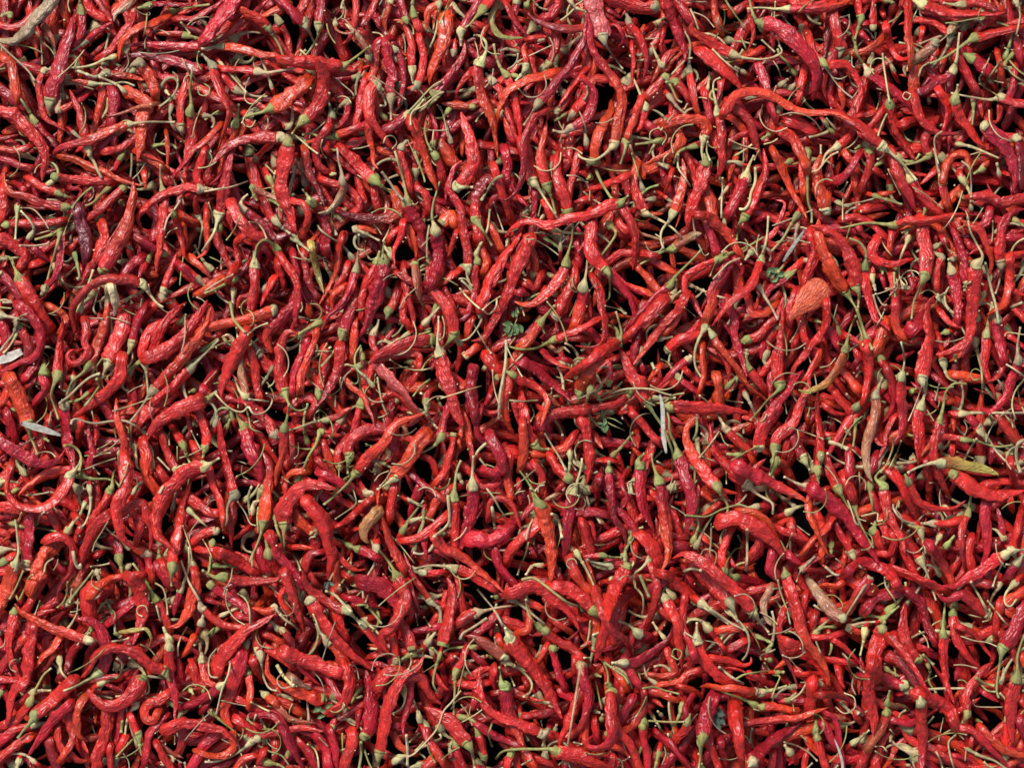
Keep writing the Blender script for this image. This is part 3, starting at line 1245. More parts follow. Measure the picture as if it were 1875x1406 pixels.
c26 1;1064,1217 1070,1247 1079,1272 1076,1298 1066,1324 1053,1341 1042,1353;1040,1362
r23 1;1070,1260 1057,1285 1049,1307 1040,1328 1027,1353 1025,1371
r30 1g;1019,1375 1040,1379 1066,1385 1091,1396 1121,1405;1006,1371 980,1371 946,1371 921,1375 908,1388
r23 1y;993,1345 976,1336 959,1328 942,1321 921,1315 899,1302 887,1289 880,1268 878,1247 878,1230 880,1217;1006,1336
r17 1;869,1234 887,1225 908,1221
r19 1;844,1251 865,1255 887,1251
r21 1;942,1336 963,1336
r30 1g;857,1362 844,1345 831,1328 814,1315 793,1302 776,1294;865,1379 869,1405
r19 1g;835,1230 844,1213 852,1196;833,1238 833,1264 831,1289 831,1315
c23 1y;778,1328 784,1353 797,1371 810,1392;767,1302
r30 1t;1202,11 1185,15 1168,13 1146,6 1116,-2;1208,9
r26 1;1217,-6 1223,17 1236,43 1244,68 1253,90 1255,113
r21 1y;1343,100 1326,92 1308,81 1287,70 1272,60 1266,51 1270,38;1364,107 1398,109 1424,102 1432,94 1426,83
c30 1g;1396,43 1424,51 1449,73 1471,94 1488,115 1494,137 1492,162 1488,186;1385,38 1377,21 1372,-4
r28 1;1287,96 1304,111 1326,128 1347,149 1362,169
r21 1;1328,205 1336,192 1347,177 1368,169 1390,171 1413,177 1441,192 1466,205 1492,207 1530,209 1562,222
o23 1y;1289,252 1294,239 1287,222 1270,218 1249,218 1227,226;1285,277 1289,299
r21 1;1338,192 1355,205 1370,222 1377,239 1383,260 1390,282 1398,303
r23 1;1432,241 1449,252 1462,273 1475,303
r21 1y;1180,390 1172,371 1163,349 1159,328 1163,311;1198,398 1219,409 1236,422 1247,435
o21 1y;1232,392 1242,371 1249,345 1253,319 1249,290;1225,405 1212,422 1210,439 1215,456
r28 1g;1294,298 1287,319 1279,345 1270,366 1262,392 1259,418;1289,281
r21 1;1281,394 1296,396 1308,409 1326,426 1338,439 1351,460
c26 1y;1366,324 1358,345 1347,366 1336,388;1372,302 1381,285
r23 1g;1364,398 1372,383 1385,362 1396,336 1402,311 1398,272;1353,413 1349,439
r23 1g;1479,277 1471,302 1473,328 1473,351;1479,362 1486,388 1486,409
o28 1y;1513,388 1507,366 1498,341 1496,311 1503,281;1500,383
F43 1;1445,586 1462,567 1483,546 1511,516
r21 1y;1394,477 1385,499 1377,520 1360,537 1338,554 1317,580 1304,597;1398,460 1404,435 1407,396
r19 1g;1317,475 1296,482 1274,494 1257,507 1253,528 1253,546 1232,556
c19 1g;1227,522 1210,537 1193,554 1176,571 1159,592;1236,507 1257,486 1274,469 1285,456
b23 1g;1232,456 1249,443 1270,432 1285,428;1215,460 1193,473 1172,484
r21 1;1142,383 1155,409 1163,435 1163,460 1161,482 1159,496
c19 1;1198,477 1215,488 1232,499
o19 1y;1225,550 1198,524 1185,507 1168,490;1236,541 1247,533
r26 1;1458,541 1449,563 1445,584
b9 1;1180,430 1198,435 1210,439 1219,445
r28 1;1210,553 1193,571 1176,588 1159,605 1151,613
o21 1;1249,556 1242,575 1232,592 1219,605
r30 1g;1185,737 1176,720 1163,694 1151,673 1142,652 1134,639;1198,758 1215,784 1225,809 1232,831 1232,863
r30 1g;1227,745 1249,745 1274,745 1300,748 1326,750 1351,752 1372,756;1210,741
o26 1;1313,696 1317,716 1317,733 1321,754
c17 1t;1242,690 1257,703 1274,716 1291,724;1232,677 1223,664 1210,658
c17 1y;1262,656 1244,669 1232,681 1215,699 1200,711;1270,647
o19 1;1287,639 1287,664 1289,690 1283,711
o19 1y;1304,613 1317,635 1334,656 1351,677 1364,699 1381,716 1398,728 1409,739
r28 1g;1428,705 1426,681 1426,656 1430,630 1432,605 1434,579 1434,556;1428,711 1402,737 1375,769
r21 1;1513,558 1513,583 1505,609 1488,630 1471,652 1454,673 1449,694 1454,703
r26 1y;1390,822 1390,801 1398,780 1411,758 1424,737 1441,716 1458,690 1471,677;1390,827
r19 1g;1503,835 1503,809 1500,784 1496,758 1496,733 1498,711;1503,856
r19 1y;1330,786 1351,809 1368,822 1377,839;1313,758 1296,737 1281,724
r19 1;1441,809 1436,831
c26 1g;1206,881 1212,907 1215,933 1219,958 1221,984 1223,1009 1219,1031 1210,1048;1202,869 1195,847 1193,830
c26 1g;1172,854 1172,877 1172,898 1176,924 1187,950 1198,975;1168,843 1180,830
r17 1g;1151,860 1138,881 1142,898 1155,920;1151,852
c30 1;1355,856 1381,869 1407,881 1432,894 1458,907 1479,920
r34 1;1326,954 1347,950 1368,958 1394,971 1415,988 1430,1009 1436,1026
o19 1;1360,937 1381,937 1398,950 1415,971
r19 1g;1328,1044 1321,1018 1330,992 1338,971
r28 1y;1377,1116 1360,1093 1338,1073 1317,1056 1296,1039 1274,1022 1253,1014 1232,1022;1390,1136 1407,1157
r30 1t;1338,1103 1321,1090 1304,1073 1283,1056 1270,1039;1343,1116 1351,1137
r23 1y;1274,1101 1262,1086 1244,1073 1227,1056 1215,1052;1283,1108 1308,1125 1334,1142
r19 1;1415,1073 1394,1078 1372,1084
r26 1;1223,1056 1202,1073
r19 1;1193,1039 1202,1061 1202,1082 1198,1108 1189,1133
r28 1;1176,984 1193,1001 1206,1026
c19 1;1129,933 1142,941 1155,958 1168,975
r26 1y;1276,1174 1283,1196 1294,1213 1308,1230 1323,1243 1338,1249;1276,1166 1276,1140
r23 1y;1219,1097 1232,1123 1240,1140 1242,1166 1247,1196 1249,1225
r19 1;1253,1097 1249,1123 1249,1149 1262,1174 1270,1196
c21 1y;1142,1213 1163,1211 1185,1200 1206,1185 1223,1170 1232,1149;1121,1213
c26 1y;1168,1159 1185,1166;1151,1144 1129,1136
r19 1;1223,1191 1232,1213 1236,1230 1219,1238 1193,1236
r19 1;1287,1225 1262,1232 1240,1249 1210,1253
r17 1;1432,1123 1426,1144 1428,1170 1434,1196 1445,1217 1454,1238 1462,1260
r32 1;1445,1179 1466,1187 1488,1204 1505,1221 1515,1243 1515,1255
r19 1y;1385,1266 1364,1264 1343,1260 1321,1260 1300,1255 1281,1257;1402,1268
r21 1g;1394,1294 1419,1294 1447,1300;1385,1289
r17 1;1249,1257 1270,1264 1287,1277
c30 1g;1287,1349 1291,1324 1296,1302 1304,1281;1285,1362 1283,1383 1279,1407
r30 1;1345,1285 1347,1315 1351,1345 1355,1375 1360,1413
r19 1;1298,1349 1304,1375 1317,1409
r17 1;1294,1345 1317,1345
c30 1y;1377,1396 1402,1366 1424,1349 1445,1336 1468,1324
r19 1g;1176,1328 1180,1362 1187,1409;1176,1319
c21 1;1206,1345 1227,1362 1244,1383 1266,1409
r19 1g;1259,1321 1253,1336 1240,1349 1232,1358
c19 1;1266,1277 1257,1294 1257,1307
c19 1;1180,1268 1180,1294 1168,1315 1155,1332 1138,1341
c26 1;1155,1285 1142,1307 1134,1328
r21 1;1125,1319 1134,1341 1151,1358 1163,1383 1172,1409
r17 1;1121,1366 1142,1375 1155,1388
r19 1g;1577,34 1573,17 1567,-6;1571,55 1565,73
r26 1t;1541,90 1535,68 1530,43 1526,21;1537,107
r17 1;1624,55 1629,77 1637,98 1650,109 1671,109
r21 1;1663,13 1663,38 1663,64 1667,90 1667,111
r30 1y;1688,9 1710,19 1735,26 1765,28 1795,28 1827,28 1842,23
r23 1t;1761,9 1784,6 1808,13 1825,23;1744,9 1727,6
c23 1g;1784,70 1808,64 1833,58 1855,53;1769,79 1748,94 1727,107 1703,117
b19 1t;1748,43 1742,55 1735,64
b23 1t;1714,77 1705,90 1688,102 1671,115 1661,132;1722,77
b13 1;1667,117 1656,124 1658,141
o26 1;1676,124 1673,145 1673,166 1673,183
r19 1;1673,179 1678,201 1686,220 1701,235 1722,245 1757,245
c26 1y;1590,132 1607,145 1624,158 1641,171 1658,188 1671,207;1582,119
r23 1g;1629,192 1633,209 1637,222 1641,239 1650,256 1663,273 1676,294;1626,175
c21 1y;1746,128 1737,141 1718,149 1701,162 1684,171;1752,107 1754,85 1757,60
r21 1;1722,171 1735,192 1735,213 1729,235
r26 1g;1748,183 1754,205 1765,226 1778,243 1791,260 1806,271;1752,166 1754,156
r21 1y;1833,179 1855,188 1885,192;1812,183 1782,179 1761,175 1742,171
r26 1y;1616,269 1599,256 1577,235 1556,222 1535,209 1509,205 1479,203;1633,282 1650,299
r19 1;1526,119 1548,119 1565,137 1575,158 1575,183 1569,209
r17 1;1812,230 1816,252 1812,273
o28 1g;1548,533 1533,511 1520,486 1509,460 1501,435 1498,400;1556,546 1569,567
r28 1g;1567,524 1565,499 1556,469 1543,447 1526,430 1505,418 1484,413;1573,541 1571,563
r26 1;1633,285 1641,311 1654,336 1667,362 1676,388
r23 1y;1667,328 1684,354 1699,371 1718,388;1654,302 1641,281
c21 1y;1725,332 1729,354 1735,375;1718,311 1714,290 1710,272
r21 1g;1637,413 1663,405 1688,405 1718,400 1748,394 1784,394;1620,411 1586,409 1539,418
r21 1;1603,443 1594,460 1607,477 1633,482 1654,479 1673,473
c28 1g;1693,507 1695,482 1695,456 1690,430 1688,409;1684,528 1673,554 1669,584
c30 1y;1774,520 1765,499 1765,477 1757,452 1746,426 1740,409;1765,533
c23 1y;1742,496 1748,520 1752,546 1754,584
o19 1;1727,328 1733,302 1748,285 1769,285 1774,307
r26 1;1789,362 1812,362 1833,371 1855,366 1880,362
r21 1;1850,477 1850,503 1846,533 1838,558 1825,567
Y23 1g;1548,639 1541,660 1530,681 1513,703 1492,713 1475,718 1462,713;1556,605 1567,579
r21 1g;1612,656 1624,677 1633,699 1635,720;1601,643
r26 1;1586,639 1590,664 1590,686 1586,707 1582,726
r23 1y;1650,690 1650,724 1652,754 1654,780 1646,801 1637,814;1656,664 1654,643 1650,626
r19 1;1624,677 1637,707 1637,733 1629,758 1616,775
r13 1;1594,775 1599,797 1612,814 1624,814
o30 1;1620,600 1612,622 1603,643
c23 1;1639,558 1639,583 1641,600 1650,617
r26 1y;1686,745 1680,767 1682,788 1684,814 1686,835;1695,716 1697,699
r17 1g;1767,805 1748,801 1727,801 1710,809 1697,822 1688,835;1795,809 1825,818 1859,814
r17 1y;1763,758 1748,758 1735,754;1784,756 1816,756 1876,756
c17 1;1722,571 1735,588 1748,596 1761,600
c26 1y;1825,583 1829,609 1833,635 1838,656;1816,553
c21 1t;1865,660 1859,681 1850,703 1842,728 1829,741 1812,754 1795,745;1863,635 1868,600
r17 1;1840,656 1833,681 1821,694 1808,699
Y28 1y;1722,848 1748,848 1774,854 1808,861 1829,869;1705,848 1680,856 1663,865
r17 1;1850,617 1868,630 1880,643
r26 1g;1535,894 1526,877 1518,860 1513,843;1543,911 1556,933
r23 1g;1618,890 1620,916 1626,941 1637,962 1650,984 1658,1014;1603,873 1629,847
r26 1;1631,864 1646,881 1658,903 1669,924 1684,950
r19 1g;1663,881 1680,916 1701,928 1727,933 1752,928 1769,916
r30 1g;1744,869 1765,881 1782,894 1804,903 1829,907 1855,903 1876,898;1735,877
r19 1g;1772,941 1763,967 1761,992 1763,1018 1767,1044;1774,933 1778,907
r21 1y;1710,958 1731,960 1752,954;1697,958 1671,958 1650,950 1637,933 1635,924
c21 1;1705,1001 1722,1026 1735,1048 1742,1065
c23 1;1806,920 1804,945 1806,971 1808,997 1804,1022 1795,1039
r21 1y;1850,1009 1863,971 1868,945 1876,920;1868,1007 1880,1005
r23 1y;1842,1014 1821,1029 1795,1044 1769,1061 1748,1073 1722,1073;1859,1007
r26 1;1641,1044 1663,1052 1684,1061 1705,1069 1731,1082
r26 1y;1810,1125 1782,1103 1761,1090 1735,1099 1714,1086;1795,1095 1778,1065
c26 1;1586,1112 1603,1095 1629,1086 1654,1082
r26 1;1641,1067 1629,1048 1607,1035 1586,1029 1573,1031 1556,1044
b26 1y;1543,1133 1522,1116 1505,1095 1488,1073 1475,1052;1545,1142
r19 1;1526,945 1509,971 1488,988 1475,1005
r19 1;1637,980 1639,997 1629,1014 1607,1014
r30 1g;1616,1149 1612,1166 1603,1187 1599,1208 1603,1230;1620,1136
r28 1;1599,1217 1594,1238 1592,1264 1594,1289 1599,1315 1599,1345
r26 1g;1684,1208 1667,1196 1658,1174 1654,1153 1654,1127 1658,1102;1688,1213
r21 1;1629,1170 1646,1187 1663,1208 1678,1230 1690,1251 1705,1272 1722,1289
r26 1;1624,1204 1641,1208 1658,1221 1671,1243 1684,1264
r30 1;1684,1272 1705,1281 1727,1289 1740,1302 1748,1319
c26 1y;1658,1255 1641,1251 1624,1243 1607,1238 1590,1238;1667,1262
o15 1;1594,1243 1577,1243 1573,1255 1573,1272
r21 1g;1727,1161 1727,1191 1729,1217 1733,1243 1740,1268 1748,1289;1727,1140 1729,1119
r23 1g;1744,1123 1748,1149 1752,1170 1765,1191 1778,1208 1793,1219;1746,1110
r28 1g;1861,1243 1855,1268 1850,1289 1850,1311 1850,1332 1855,1362;1863,1230 1863,1204 1868,1183 1876,1161
r19 1g;1772,1307 1769,1277 1774,1260 1786,1243 1799,1225 1821,1213;1761,1324 1740,1336 1718,1349
r19 1;1757,1332 1778,1336 1795,1349 1816,1371 1833,1388 1850,1409
r19 1;1799,1336 1816,1353 1842,1375 1872,1383
r17 1;1727,1328 1705,1328
r26 1y;1686,1285 1688,1307 1688,1332 1690,1358 1690,1383 1688,1413
r17 1;1658,1353 1641,1366 1629,1392 1616,1413
r23 1g;1624,1302 1620,1319 1612,1336 1603,1349 1594,1362;1622,1289
r21 1;1594,1362 1586,1383 1573,1409
r17 1;1505,1272 1530,1272 1556,1281 1573,1298 1590,1311
r19 1g;1496,1349 1505,1375 1513,1409;1496,1332
r26 1;1488,1255 1486,1277 1484,1298
r17 1;1846,1371 1876,1371
r28 1;-6,203 17,209 38,226 55,243 70,258 81,277 83,304 79,311 77,332
o17 1;397,235 384,250 367,265 353,275 337,298 320,319 314,341
o19 1;115,286 139,292 163,305 188,315 205,324 226,332 260,341
r23 1y;260,520 239,514 213,514 188,514 166,524 145,546 132,567 134,584 137,605 128,630;273,537 286,554 299,563
o26 1y;503,568 482,575 460,583 435,588 409,592 388,598 369,604 337,622;507,568
r26 1;265,814 269,835 267,845 269,873 282,894
r28 1;228,839 230,865 230,894 218,916 213,941 218,967 226,988 247,1005
r28 1;239,1061 252,1073 258,1095 260,1116 255,1145 252,1157 243,1179
r26 1;358,1052 358,1078 350,1099 346,1120 328,1142 307,1149
r19 1;363,1007 375,1009 401,1010 422,1018
r30 1t;179,1073 166,1082 161,1100 164,1123;171,1097 183,1090
r26 1;309,1332 329,1324 350,1324 375,1330 405,1336 413,1341 430,1358 435,1366
c28 1g;744,371 753,388 763,405 772,422 775,447 788,469;744,358 738,328 729,298 723,277
r21 1g;507,456 516,473 529,490 541,511 546,541 542,584 537,596 529,613;497,445 484,439 471,450 467,469 465,482
c21 1t;652,494 644,520 635,541 616,567 601,579 588,605;654,477 657,452 657,430
c30 1g;704,479 699,503 691,528 682,558 672,592 659,615;701,460
b19 1g;759,482 761,494 763,516 765,537 771,554 780,567;757,494
r17 1;731,503 746,511 763,520 780,520 793,524
c26 1g;627,609 634,584 640,567 648,546;622,626 605,652 588,671
r26 1g;793,622 776,623 750,626 725,635 704,643 686,656 674,669;797,622
r19 1;695,656 716,652 742,647 767,651 767,669
p26 1;693,673 708,686 721,701 738,716 750,736 767,758 754,775 744,780
o30 1y;725,873 728,864 746,844 763,818 776,801;708,886 691,896
c21 1g;520,784 520,818 516,844 508,865 505,890;526,763 529,741
c32 1g;448,784 452,801 460,822 469,844 477,865 477,886;437,767 433,754
o26 1g;482,958 486,941 488,924 490,903 492,877 493,860 486,839 473,822;477,980 469,1001 462,1018 462,1037
r26 1t;430,907 426,898 418,873 416,865 413,844 405,818 403,792 401,767;422,916 416,933 416,954 409,971
o19 1t;788,1101 772,1078 755,1052 746,1031 738,1009;805,1116 808,1142
r30 1g;727,1056 742,1090 738,1107 729,1127 716,1149 699,1161 704,1183 716,1200;716,1035 704,1018 691,1005
r19 1y;369,1112 392,1132 413,1144 435,1149 462,1146 486,1137 503,1125;363,1095 346,1065 331,1026
r26 1;524,1056 537,1092 550,1127 558,1157
r30 1g;695,1379 699,1353 704,1328 708,1302 716,1277 729,1251 742,1234 763,1221 776,1200;693,1388 693,1409
r28 1;695,1251 708,1234 729,1230 750,1238 773,1240 780,1255 793,1277 808,1289
r26 1g;1002,341 995,315 991,303 991,273 997,247 1002,222;1010,362 1017,392
r19 1;995,205 980,213 970,235 961,256 959,277 960,305 955,332 942,354 927,366 912,362
r28 1y;837,343 850,328 861,315 867,298 863,260 852,230 844,205;865,343
c26 1;754,224 765,245 776,273 784,305 793,332 801,349
r19 1;1117,477 1134,464 1151,464 1168,462 1193,467
r21 1;1087,511 1100,537 1102,567 1108,588 1108,613 1100,630 1079,637 1053,632
r28 1;968,443 955,473 942,499 933,528 921,554 904,588 889,613 874,622 863,624
r26 1g;831,613 827,583 816,560 797,537 784,511 782,486;820,628 810,639
r26 1;1066,771 1074,792 1076,818 1079,839 1078,865 1074,886
c26 1;899,801 912,827 920,852 921,860 904,866 895,864
c19 1g;1115,860 1117,886 1121,911 1124,945 1142,971 1146,997;1115,843
r23 1;1093,1088 1100,1112 1108,1133 1123,1154 1146,1174 1155,1196
r30 1g;810,1183 816,1157 819,1149 823,1129 827,1103 827,1078 818,1056;810,1183
r21 1;1125,1166 1125,1132 1132,1103 1142,1095 1159,1082
c19 1y;1441,17 1466,17 1488,17 1513,15 1530,12 1548,6 1569,-6;1419,17 1390,15 1368,17
c19 1y;1313,207 1319,230 1321,256 1321,282 1321,305 1317,319 1308,332;1311,188 1306,166 1308,149 1319,143
o19 1;1419,282 1429,303 1441,332 1454,358 1468,379 1477,400
r21 1;1253,546 1242,567 1230,579 1215,592 1200,613 1185,635 1172,652 1159,669
c26 1;1328,490 1321,511 1308,528 1304,552 1296,579
r21 1;1334,554 1345,584 1345,609 1351,635 1360,660 1368,690
r21 1g;1151,722 1134,737 1118,743 1100,745 1083,750
r19 1;1479,690 1493,664 1501,643
r26 1g;1419,820 1424,801 1445,784 1458,763 1466,741 1475,720 1481,703 1479,690;1415,844 1411,863
r28 1y;1370,886 1347,869 1342,862 1321,839 1308,822 1304,801 1300,775;1385,903 1407,916 1415,924 1415,941
r26 1g;1313,890 1296,873 1291,866 1279,848 1266,827 1257,805 1259,784 1272,775;1321,907 1332,924 1330,941 1313,950
c28 1g;1242,835 1249,852 1252,868 1262,898 1266,924 1262,950 1253,975;1238,818 1227,792 1225,767 1221,754
c30 1;1492,898 1513,911 1533,931 1548,941 1565,967 1582,992 1599,1014 1609,1031
r19 1;1509,898 1488,907 1481,928 1488,954 1501,986 1518,1018
c26 1g;1439,1052 1445,1073 1454,1099 1462,1125 1471,1160 1484,1183 1501,1204 1513,1230 1520,1255;1436,1039
b19 1;1409,1082 1398,1103 1402,1129 1412,1145
r19 1;1364,1324 1402,1319 1432,1315 1462,1313 1494,1302 1518,1294
c19 1;1518,1307 1528,1313 1533,1332 1537,1358 1543,1383 1548,1409
r19 1;1513,1208 1526,1209 1539,1211 1556,1213
c28 1y;1801,230 1816,243 1833,260 1846,282 1853,303 1859,328 1855,354;1795,226
r30 1y;1688,694 1693,669 1697,643 1701,617 1701,592 1699,584 1701,558 1714,541;1693,716
r28 1y;1789,484 1784,516 1782,546 1779,588 1778,605 1769,626 1748,639 1727,647 1714,649;1799,469 1786,443 1776,422 1772,398
r21 1g;1584,488 1586,520 1590,546 1603,584 1616,592 1629,605;1586,464 1575,445 1556,437
b23 1t;1603,724 1605,750 1599,775 1590,801 1586,827 1589,865 1597,881;1616,690
r19 1g;1720,771 1716,792 1712,814 1712,845 1722,877 1735,903 1744,916;1727,745 1731,720 1746,703 1769,703
c28 1g;1836,1187 1855,1161 1866,1135 1880,1108;1831,1213 1827,1238 1825,1264 1829,1277
c21 1;1663,1086 1684,1103 1690,1120 1697,1144 1710,1170
r17 1;1539,1069 1530,1073 1509,1071 1492,1082
r19 1;1475,1234 1483,1233 1492,1234
k11 1y;207,105;192,109 171,119 145,124 124,124
s6 1y;-4,77 17,98 38,117 53,132 64,149
k11 1y;226,166;215,156 196,147 181,141
k11 1t;284,175;294,160 303,147 318,143 326,154 320,171 309,183 292,196
s4 1;316,132 324,139 326,149
s4 1y;162,183 173,186 175,192
s9 1y;162,283 173,298 179,313 186,326
k13 1g;196,347;183,358 171,371 158,377 145,379
s6 1g;169,343 154,354 141,368 132,381
s6 1g;132,392 124,409 117,430
k13 1y;32,381;30,409 28,439
k13 1y;55,432;62,418 51,400 38,386
s4 1;38,381 60,383 77,400 90,420
k11 1g;111,420;94,430 64,439
s6 1y;36,450 64,450 85,447 90,443
k17 1t;81,531;75,541
k13 1g;137,467;141,482 145,503 145,511
k15 1y;147,567;154,541 162,520 171,494
s6 1y;181,528 175,550 171,567 177,575
s6 1y;333,362 320,383 307,400 301,422
s4 1y;382,371 388,392 390,409
s4 1y;303,435 311,424 324,418
s6 1g;9,469 21,473 26,486
s6 1t;113,511 124,528 132,541
k11 1g;222,371;222,371
k13 1t;30,588;26,609 13,626 0,643
k17 1t;2,577;21,581 43,585 66,588
s4 1;30,588 38,579 49,575
W28 1;-4,660 17,652 38,643
s4 1;162,583 188,583
s4 1y;196,581 218,585 239,592
k11 1g;254,664;239,675 226,690
s6 1t;339,579 339,605 337,626 333,643
k13 1g;331,588;341,575
s4 1y;367,822 358,805 350,788
k17 1y;277,852;279,831 273,814 256,801
s6 1y;288,837 299,848 311,861
k11 1t;265,792;252,782 230,771 205,771 171,775 137,767 130,777
k13 1y;247,818;250,844 252,856 265,861
s9 1g;177,694 183,703 171,724 156,743
s9 1t;109,739 128,724 145,707 166,690 183,684
s4 1y;179,822 192,816 205,807
s4 1y;171,837 188,831 203,829
s4 1y;233,720 247,711 262,705
W19 1;38,773 60,782 85,788 111,797
s6 1;94,754 90,775 94,780
s4 1y;68,831 81,827 94,829 102,837
s9 1g;117,816 132,816 145,827 149,844 145,861
k17 1g;149,871;171,877 196,877 213,884 220,892
s6 1;171,856 183,869
k13 1y;164,894;166,916 164,937 156,958 145,967
k11 1y;154,924;145,945 134,958 128,971
s6 1y;173,886 162,881 151,888 154,896
s4 1;198,954 188,971 175,992 169,1009
k13 1g;23,958;43,965 73,967 102,973
s6 1g;43,1044 34,1065 26,1082 17,1097
k19 1y;2,1007;17,1005 30,1007
s6 1;68,960 73,945 81,937
s11 1y;134,1009 137,1026 143,1039 149,1039 145,1033
s6 1;81,1048 85,1031 98,1022
s4 1;107,1014 105,1031 98,1044
k11 1g;128,1099;141,1082 158,1061 171,1044
s6 1g;124,1065 122,1086 115,1103 105,1112
s6 1;132,1078 128,1103
s6 1;166,1037 183,1035 201,1031
s4 1;143,1095 141,1120 134,1137
k6 1y;203,1101;192,1103 183,1114 175,1129
k15 1y;235,1037;243,1031
k11 1t;279,1093;269,1069 256,1048 243,1031
s6 1;284,1067 299,1078 305,1103 307,1125
s9 1y;299,890 292,903
s4 1;371,873 371,894 380,907 388,911
k15 1y;348,935;363,950 380,965
s4 1;363,954 350,971 346,988
s4 1;335,962 341,980 348,1001 352,1026
k15 1;354,1035;346,1005
s6 1g;30,1090 34,1099 43,1082 51,1061 60,1052
k15 1y;109,1208;113,1230 128,1245 145,1249 154,1247
k15 1y;243,1215;256,1221 267,1238 273,1260 269,1270 262,1268
k13 1y;186,1251;205,1243 218,1238 224,1221 222,1211 213,1204
k17 1y;34,1396;30,1409
k15 1g;2,1268;-4,1281
k9 1y;0,1157
s6 1;205,1174 222,1172 235,1168
k19 1y;309,1170;303,1157 299,1147
s6 1y;286,1108 290,1123 294,1136
k6 1;299,1134;320,1134 335,1134
s6 1y;343,1147 333,1164 326,1183 326,1200
k17 1y;369,1138;373,1123
s6 1g;393,1149 375,1166 356,1181
s6 1;397,1187 384,1204 382,1225 386,1238 399,1240
s6 1g;243,1353 226,1371 213,1385
s9 1g;224,1319 222,1341
s4 1t;226,1379 235,1392 237,1409
s4 1;169,1328 175,1345
s4 1;320,1388 333,1396
s4 1;290,1351 297,1345 303,1349 303,1362
s4 1;320,1345 320,1362
s4 1y;682,60 695,62 701,68
k9 1y;405,117;418,132 435,151 452,171
s4 1y;595,224 582,235 569,245 567,254
s6 1y;375,351 396,347 422,343 454,332
k15 1g;494,328;501,341 505,354
s6 1y;486,302 497,313 503,319
k11 1t;539,307;537,324 531,341 531,358 535,373
k15 1t;558,334;550,311 541,292
s9 1t;699,315 712,332 725,351 738,366
s4 1y;755,373 761,375 765,371
s6 1t;456,407 471,409 482,422 488,437
k17 1y;505,405;518,418 531,428
k15 1y;539,437;554,450 567,460
s4 1y;582,469 597,477 610,484
k13 1t;644,471;633,456 618,443 605,435 588,422 582,413
s6 1y;669,441 669,460 678,475 689,473
s6 1y;716,409 710,426 701,443
k13 1g;712,464;712,452 718,464
s6 1g;704,443 701,460 701,473
k11 1y;716,469;704,452 704,443
s4 1y;375,533 401,516 426,503
k13 1y;428,535;426,554 426,584
s6 1y;394,533 405,546 420,556
s4 1;761,528 742,546 731,565
s4 1;552,554 554,563 550,571
s9 1g;422,553 426,579 435,594 448,609
s6 1y;454,613 469,600 490,592
s6 1y;433,600 435,617
k17 1g;582,592;558,605 537,620 516,630
s4 1;578,643 608,643
s6 1y;704,620 712,628
k11 1y;744,613;716,630 695,643 682,654
s4 1;712,675 733,673 757,671
s6 1g;661,632 650,652 652,673 665,688
k11 1y;680,703;669,690 648,673 635,667 627,671
s6 1g;640,669 652,673 657,694 652,703 644,701
s4 1;644,677 631,690 625,707 629,720
s4 1;669,812 680,818
s4 1;586,750 576,758 576,769
k13 1y;448,728;435,707 426,694
s6 1y;456,731 475,733 492,735
s6 1y;488,720 499,728 494,745 482,756 465,758 456,745
s6 1y;394,720 409,737 426,750 443,754 454,745
s6 1g;450,741 456,767 460,784 477,792
s4 1g;384,639 405,630 422,624
k15 1g;375,733;388,724 398,718
s6 1;546,720 541,733
s4 1;435,918 448,937 458,958 469,962
k13 1y;452,913;465,903 475,886
s6 1g;473,928 471,950 473,975
k13 1y;462,935;465,920 482,916 497,911
s4 1;516,873 531,884
k15 1g;546,877;558,860
s4 1;644,890 650,907 650,924 614,950
s4 1;718,860 704,881 695,890
s6 1y;578,982 569,984 567,988
k13 1g;503,945;507,967 516,992 524,1018
k13 1g;640,999;622,988 610,984
k15 1y;691,1007;678,988
k19 1y;689,1005;686,1031 674,1052 665,1073 665,1095
s4 1;729,907 750,916 772,924
k15 1g;738,971;750,950 763,933 776,916
k9 1g;776,937;774,962 765,984 761,1001
s4 1;725,988 742,1009 759,1031
s9 1y;597,1082 614,1090 627,1103 644,1120
G4 1;595,1069
s6 1;537,1016 546,1031 550,1044
s6 1y;435,1086 448,1095 456,1112 458,1142
s4 1;426,1039 422,1061 413,1078 409,1090
k6 1g;657,1108;669,1108 686,1125 699,1142
s6 1t;674,1088 669,1103
k11 1g;398,1151;388,1161 375,1179
k13 1;507,1149;494,1136
s6 1y;573,1123 580,1140 586,1157
s6 1y;753,1196 753,1213 748,1225
k19 1y;477,1200;480,1221 484,1243 494,1260 507,1264
s6 1y;422,1213 418,1234 407,1260 401,1285 396,1307
k15 1y;452,1179;450,1200 454,1221
G4 1;588,1302
s11 1y;507,1217 520,1238 537,1255
s9 1g;661,1358 661,1383 657,1409
s6 1g;667,1371 674,1392 682,1409
k15 1y;768,1315;759,1285 746,1264 740,1247 746,1240
k17 1y;731,1388;759,1375 776,1358
s9 1y;744,1345 746,1371 746,1400
s6 1y;750,1358 768,1341
s6 1;465,1319 469,1307
s6 1y;460,1285 477,1294 494,1302
k17 1y;460,1358;439,1375 413,1388 392,1394 375,1394
k13 1g;388,1304;405,1319 422,1332 439,1347
s6 1g;473,1364 494,1375 516,1383 529,1400
s6 1y;563,1362 576,1371 582,1388 584,1409
s4 1;640,1217 652,1221 657,1243
k6 1;576,1134
s6 1g;825,0 816,17 810,32 805,43
s6 1y;812,169 797,177 776,194 754,207 752,230
s6 1;808,149 793,158 776,175 759,194 748,205
s4 1y;869,75 874,90 876,107
s6 1;929,128 942,119 948,107 948,98
k11 1y;1044,2;1055,15 1070,21
s4 1;1032,228 1029,245 1025,260
s4 1t;801,192 810,207 816,230 820,252
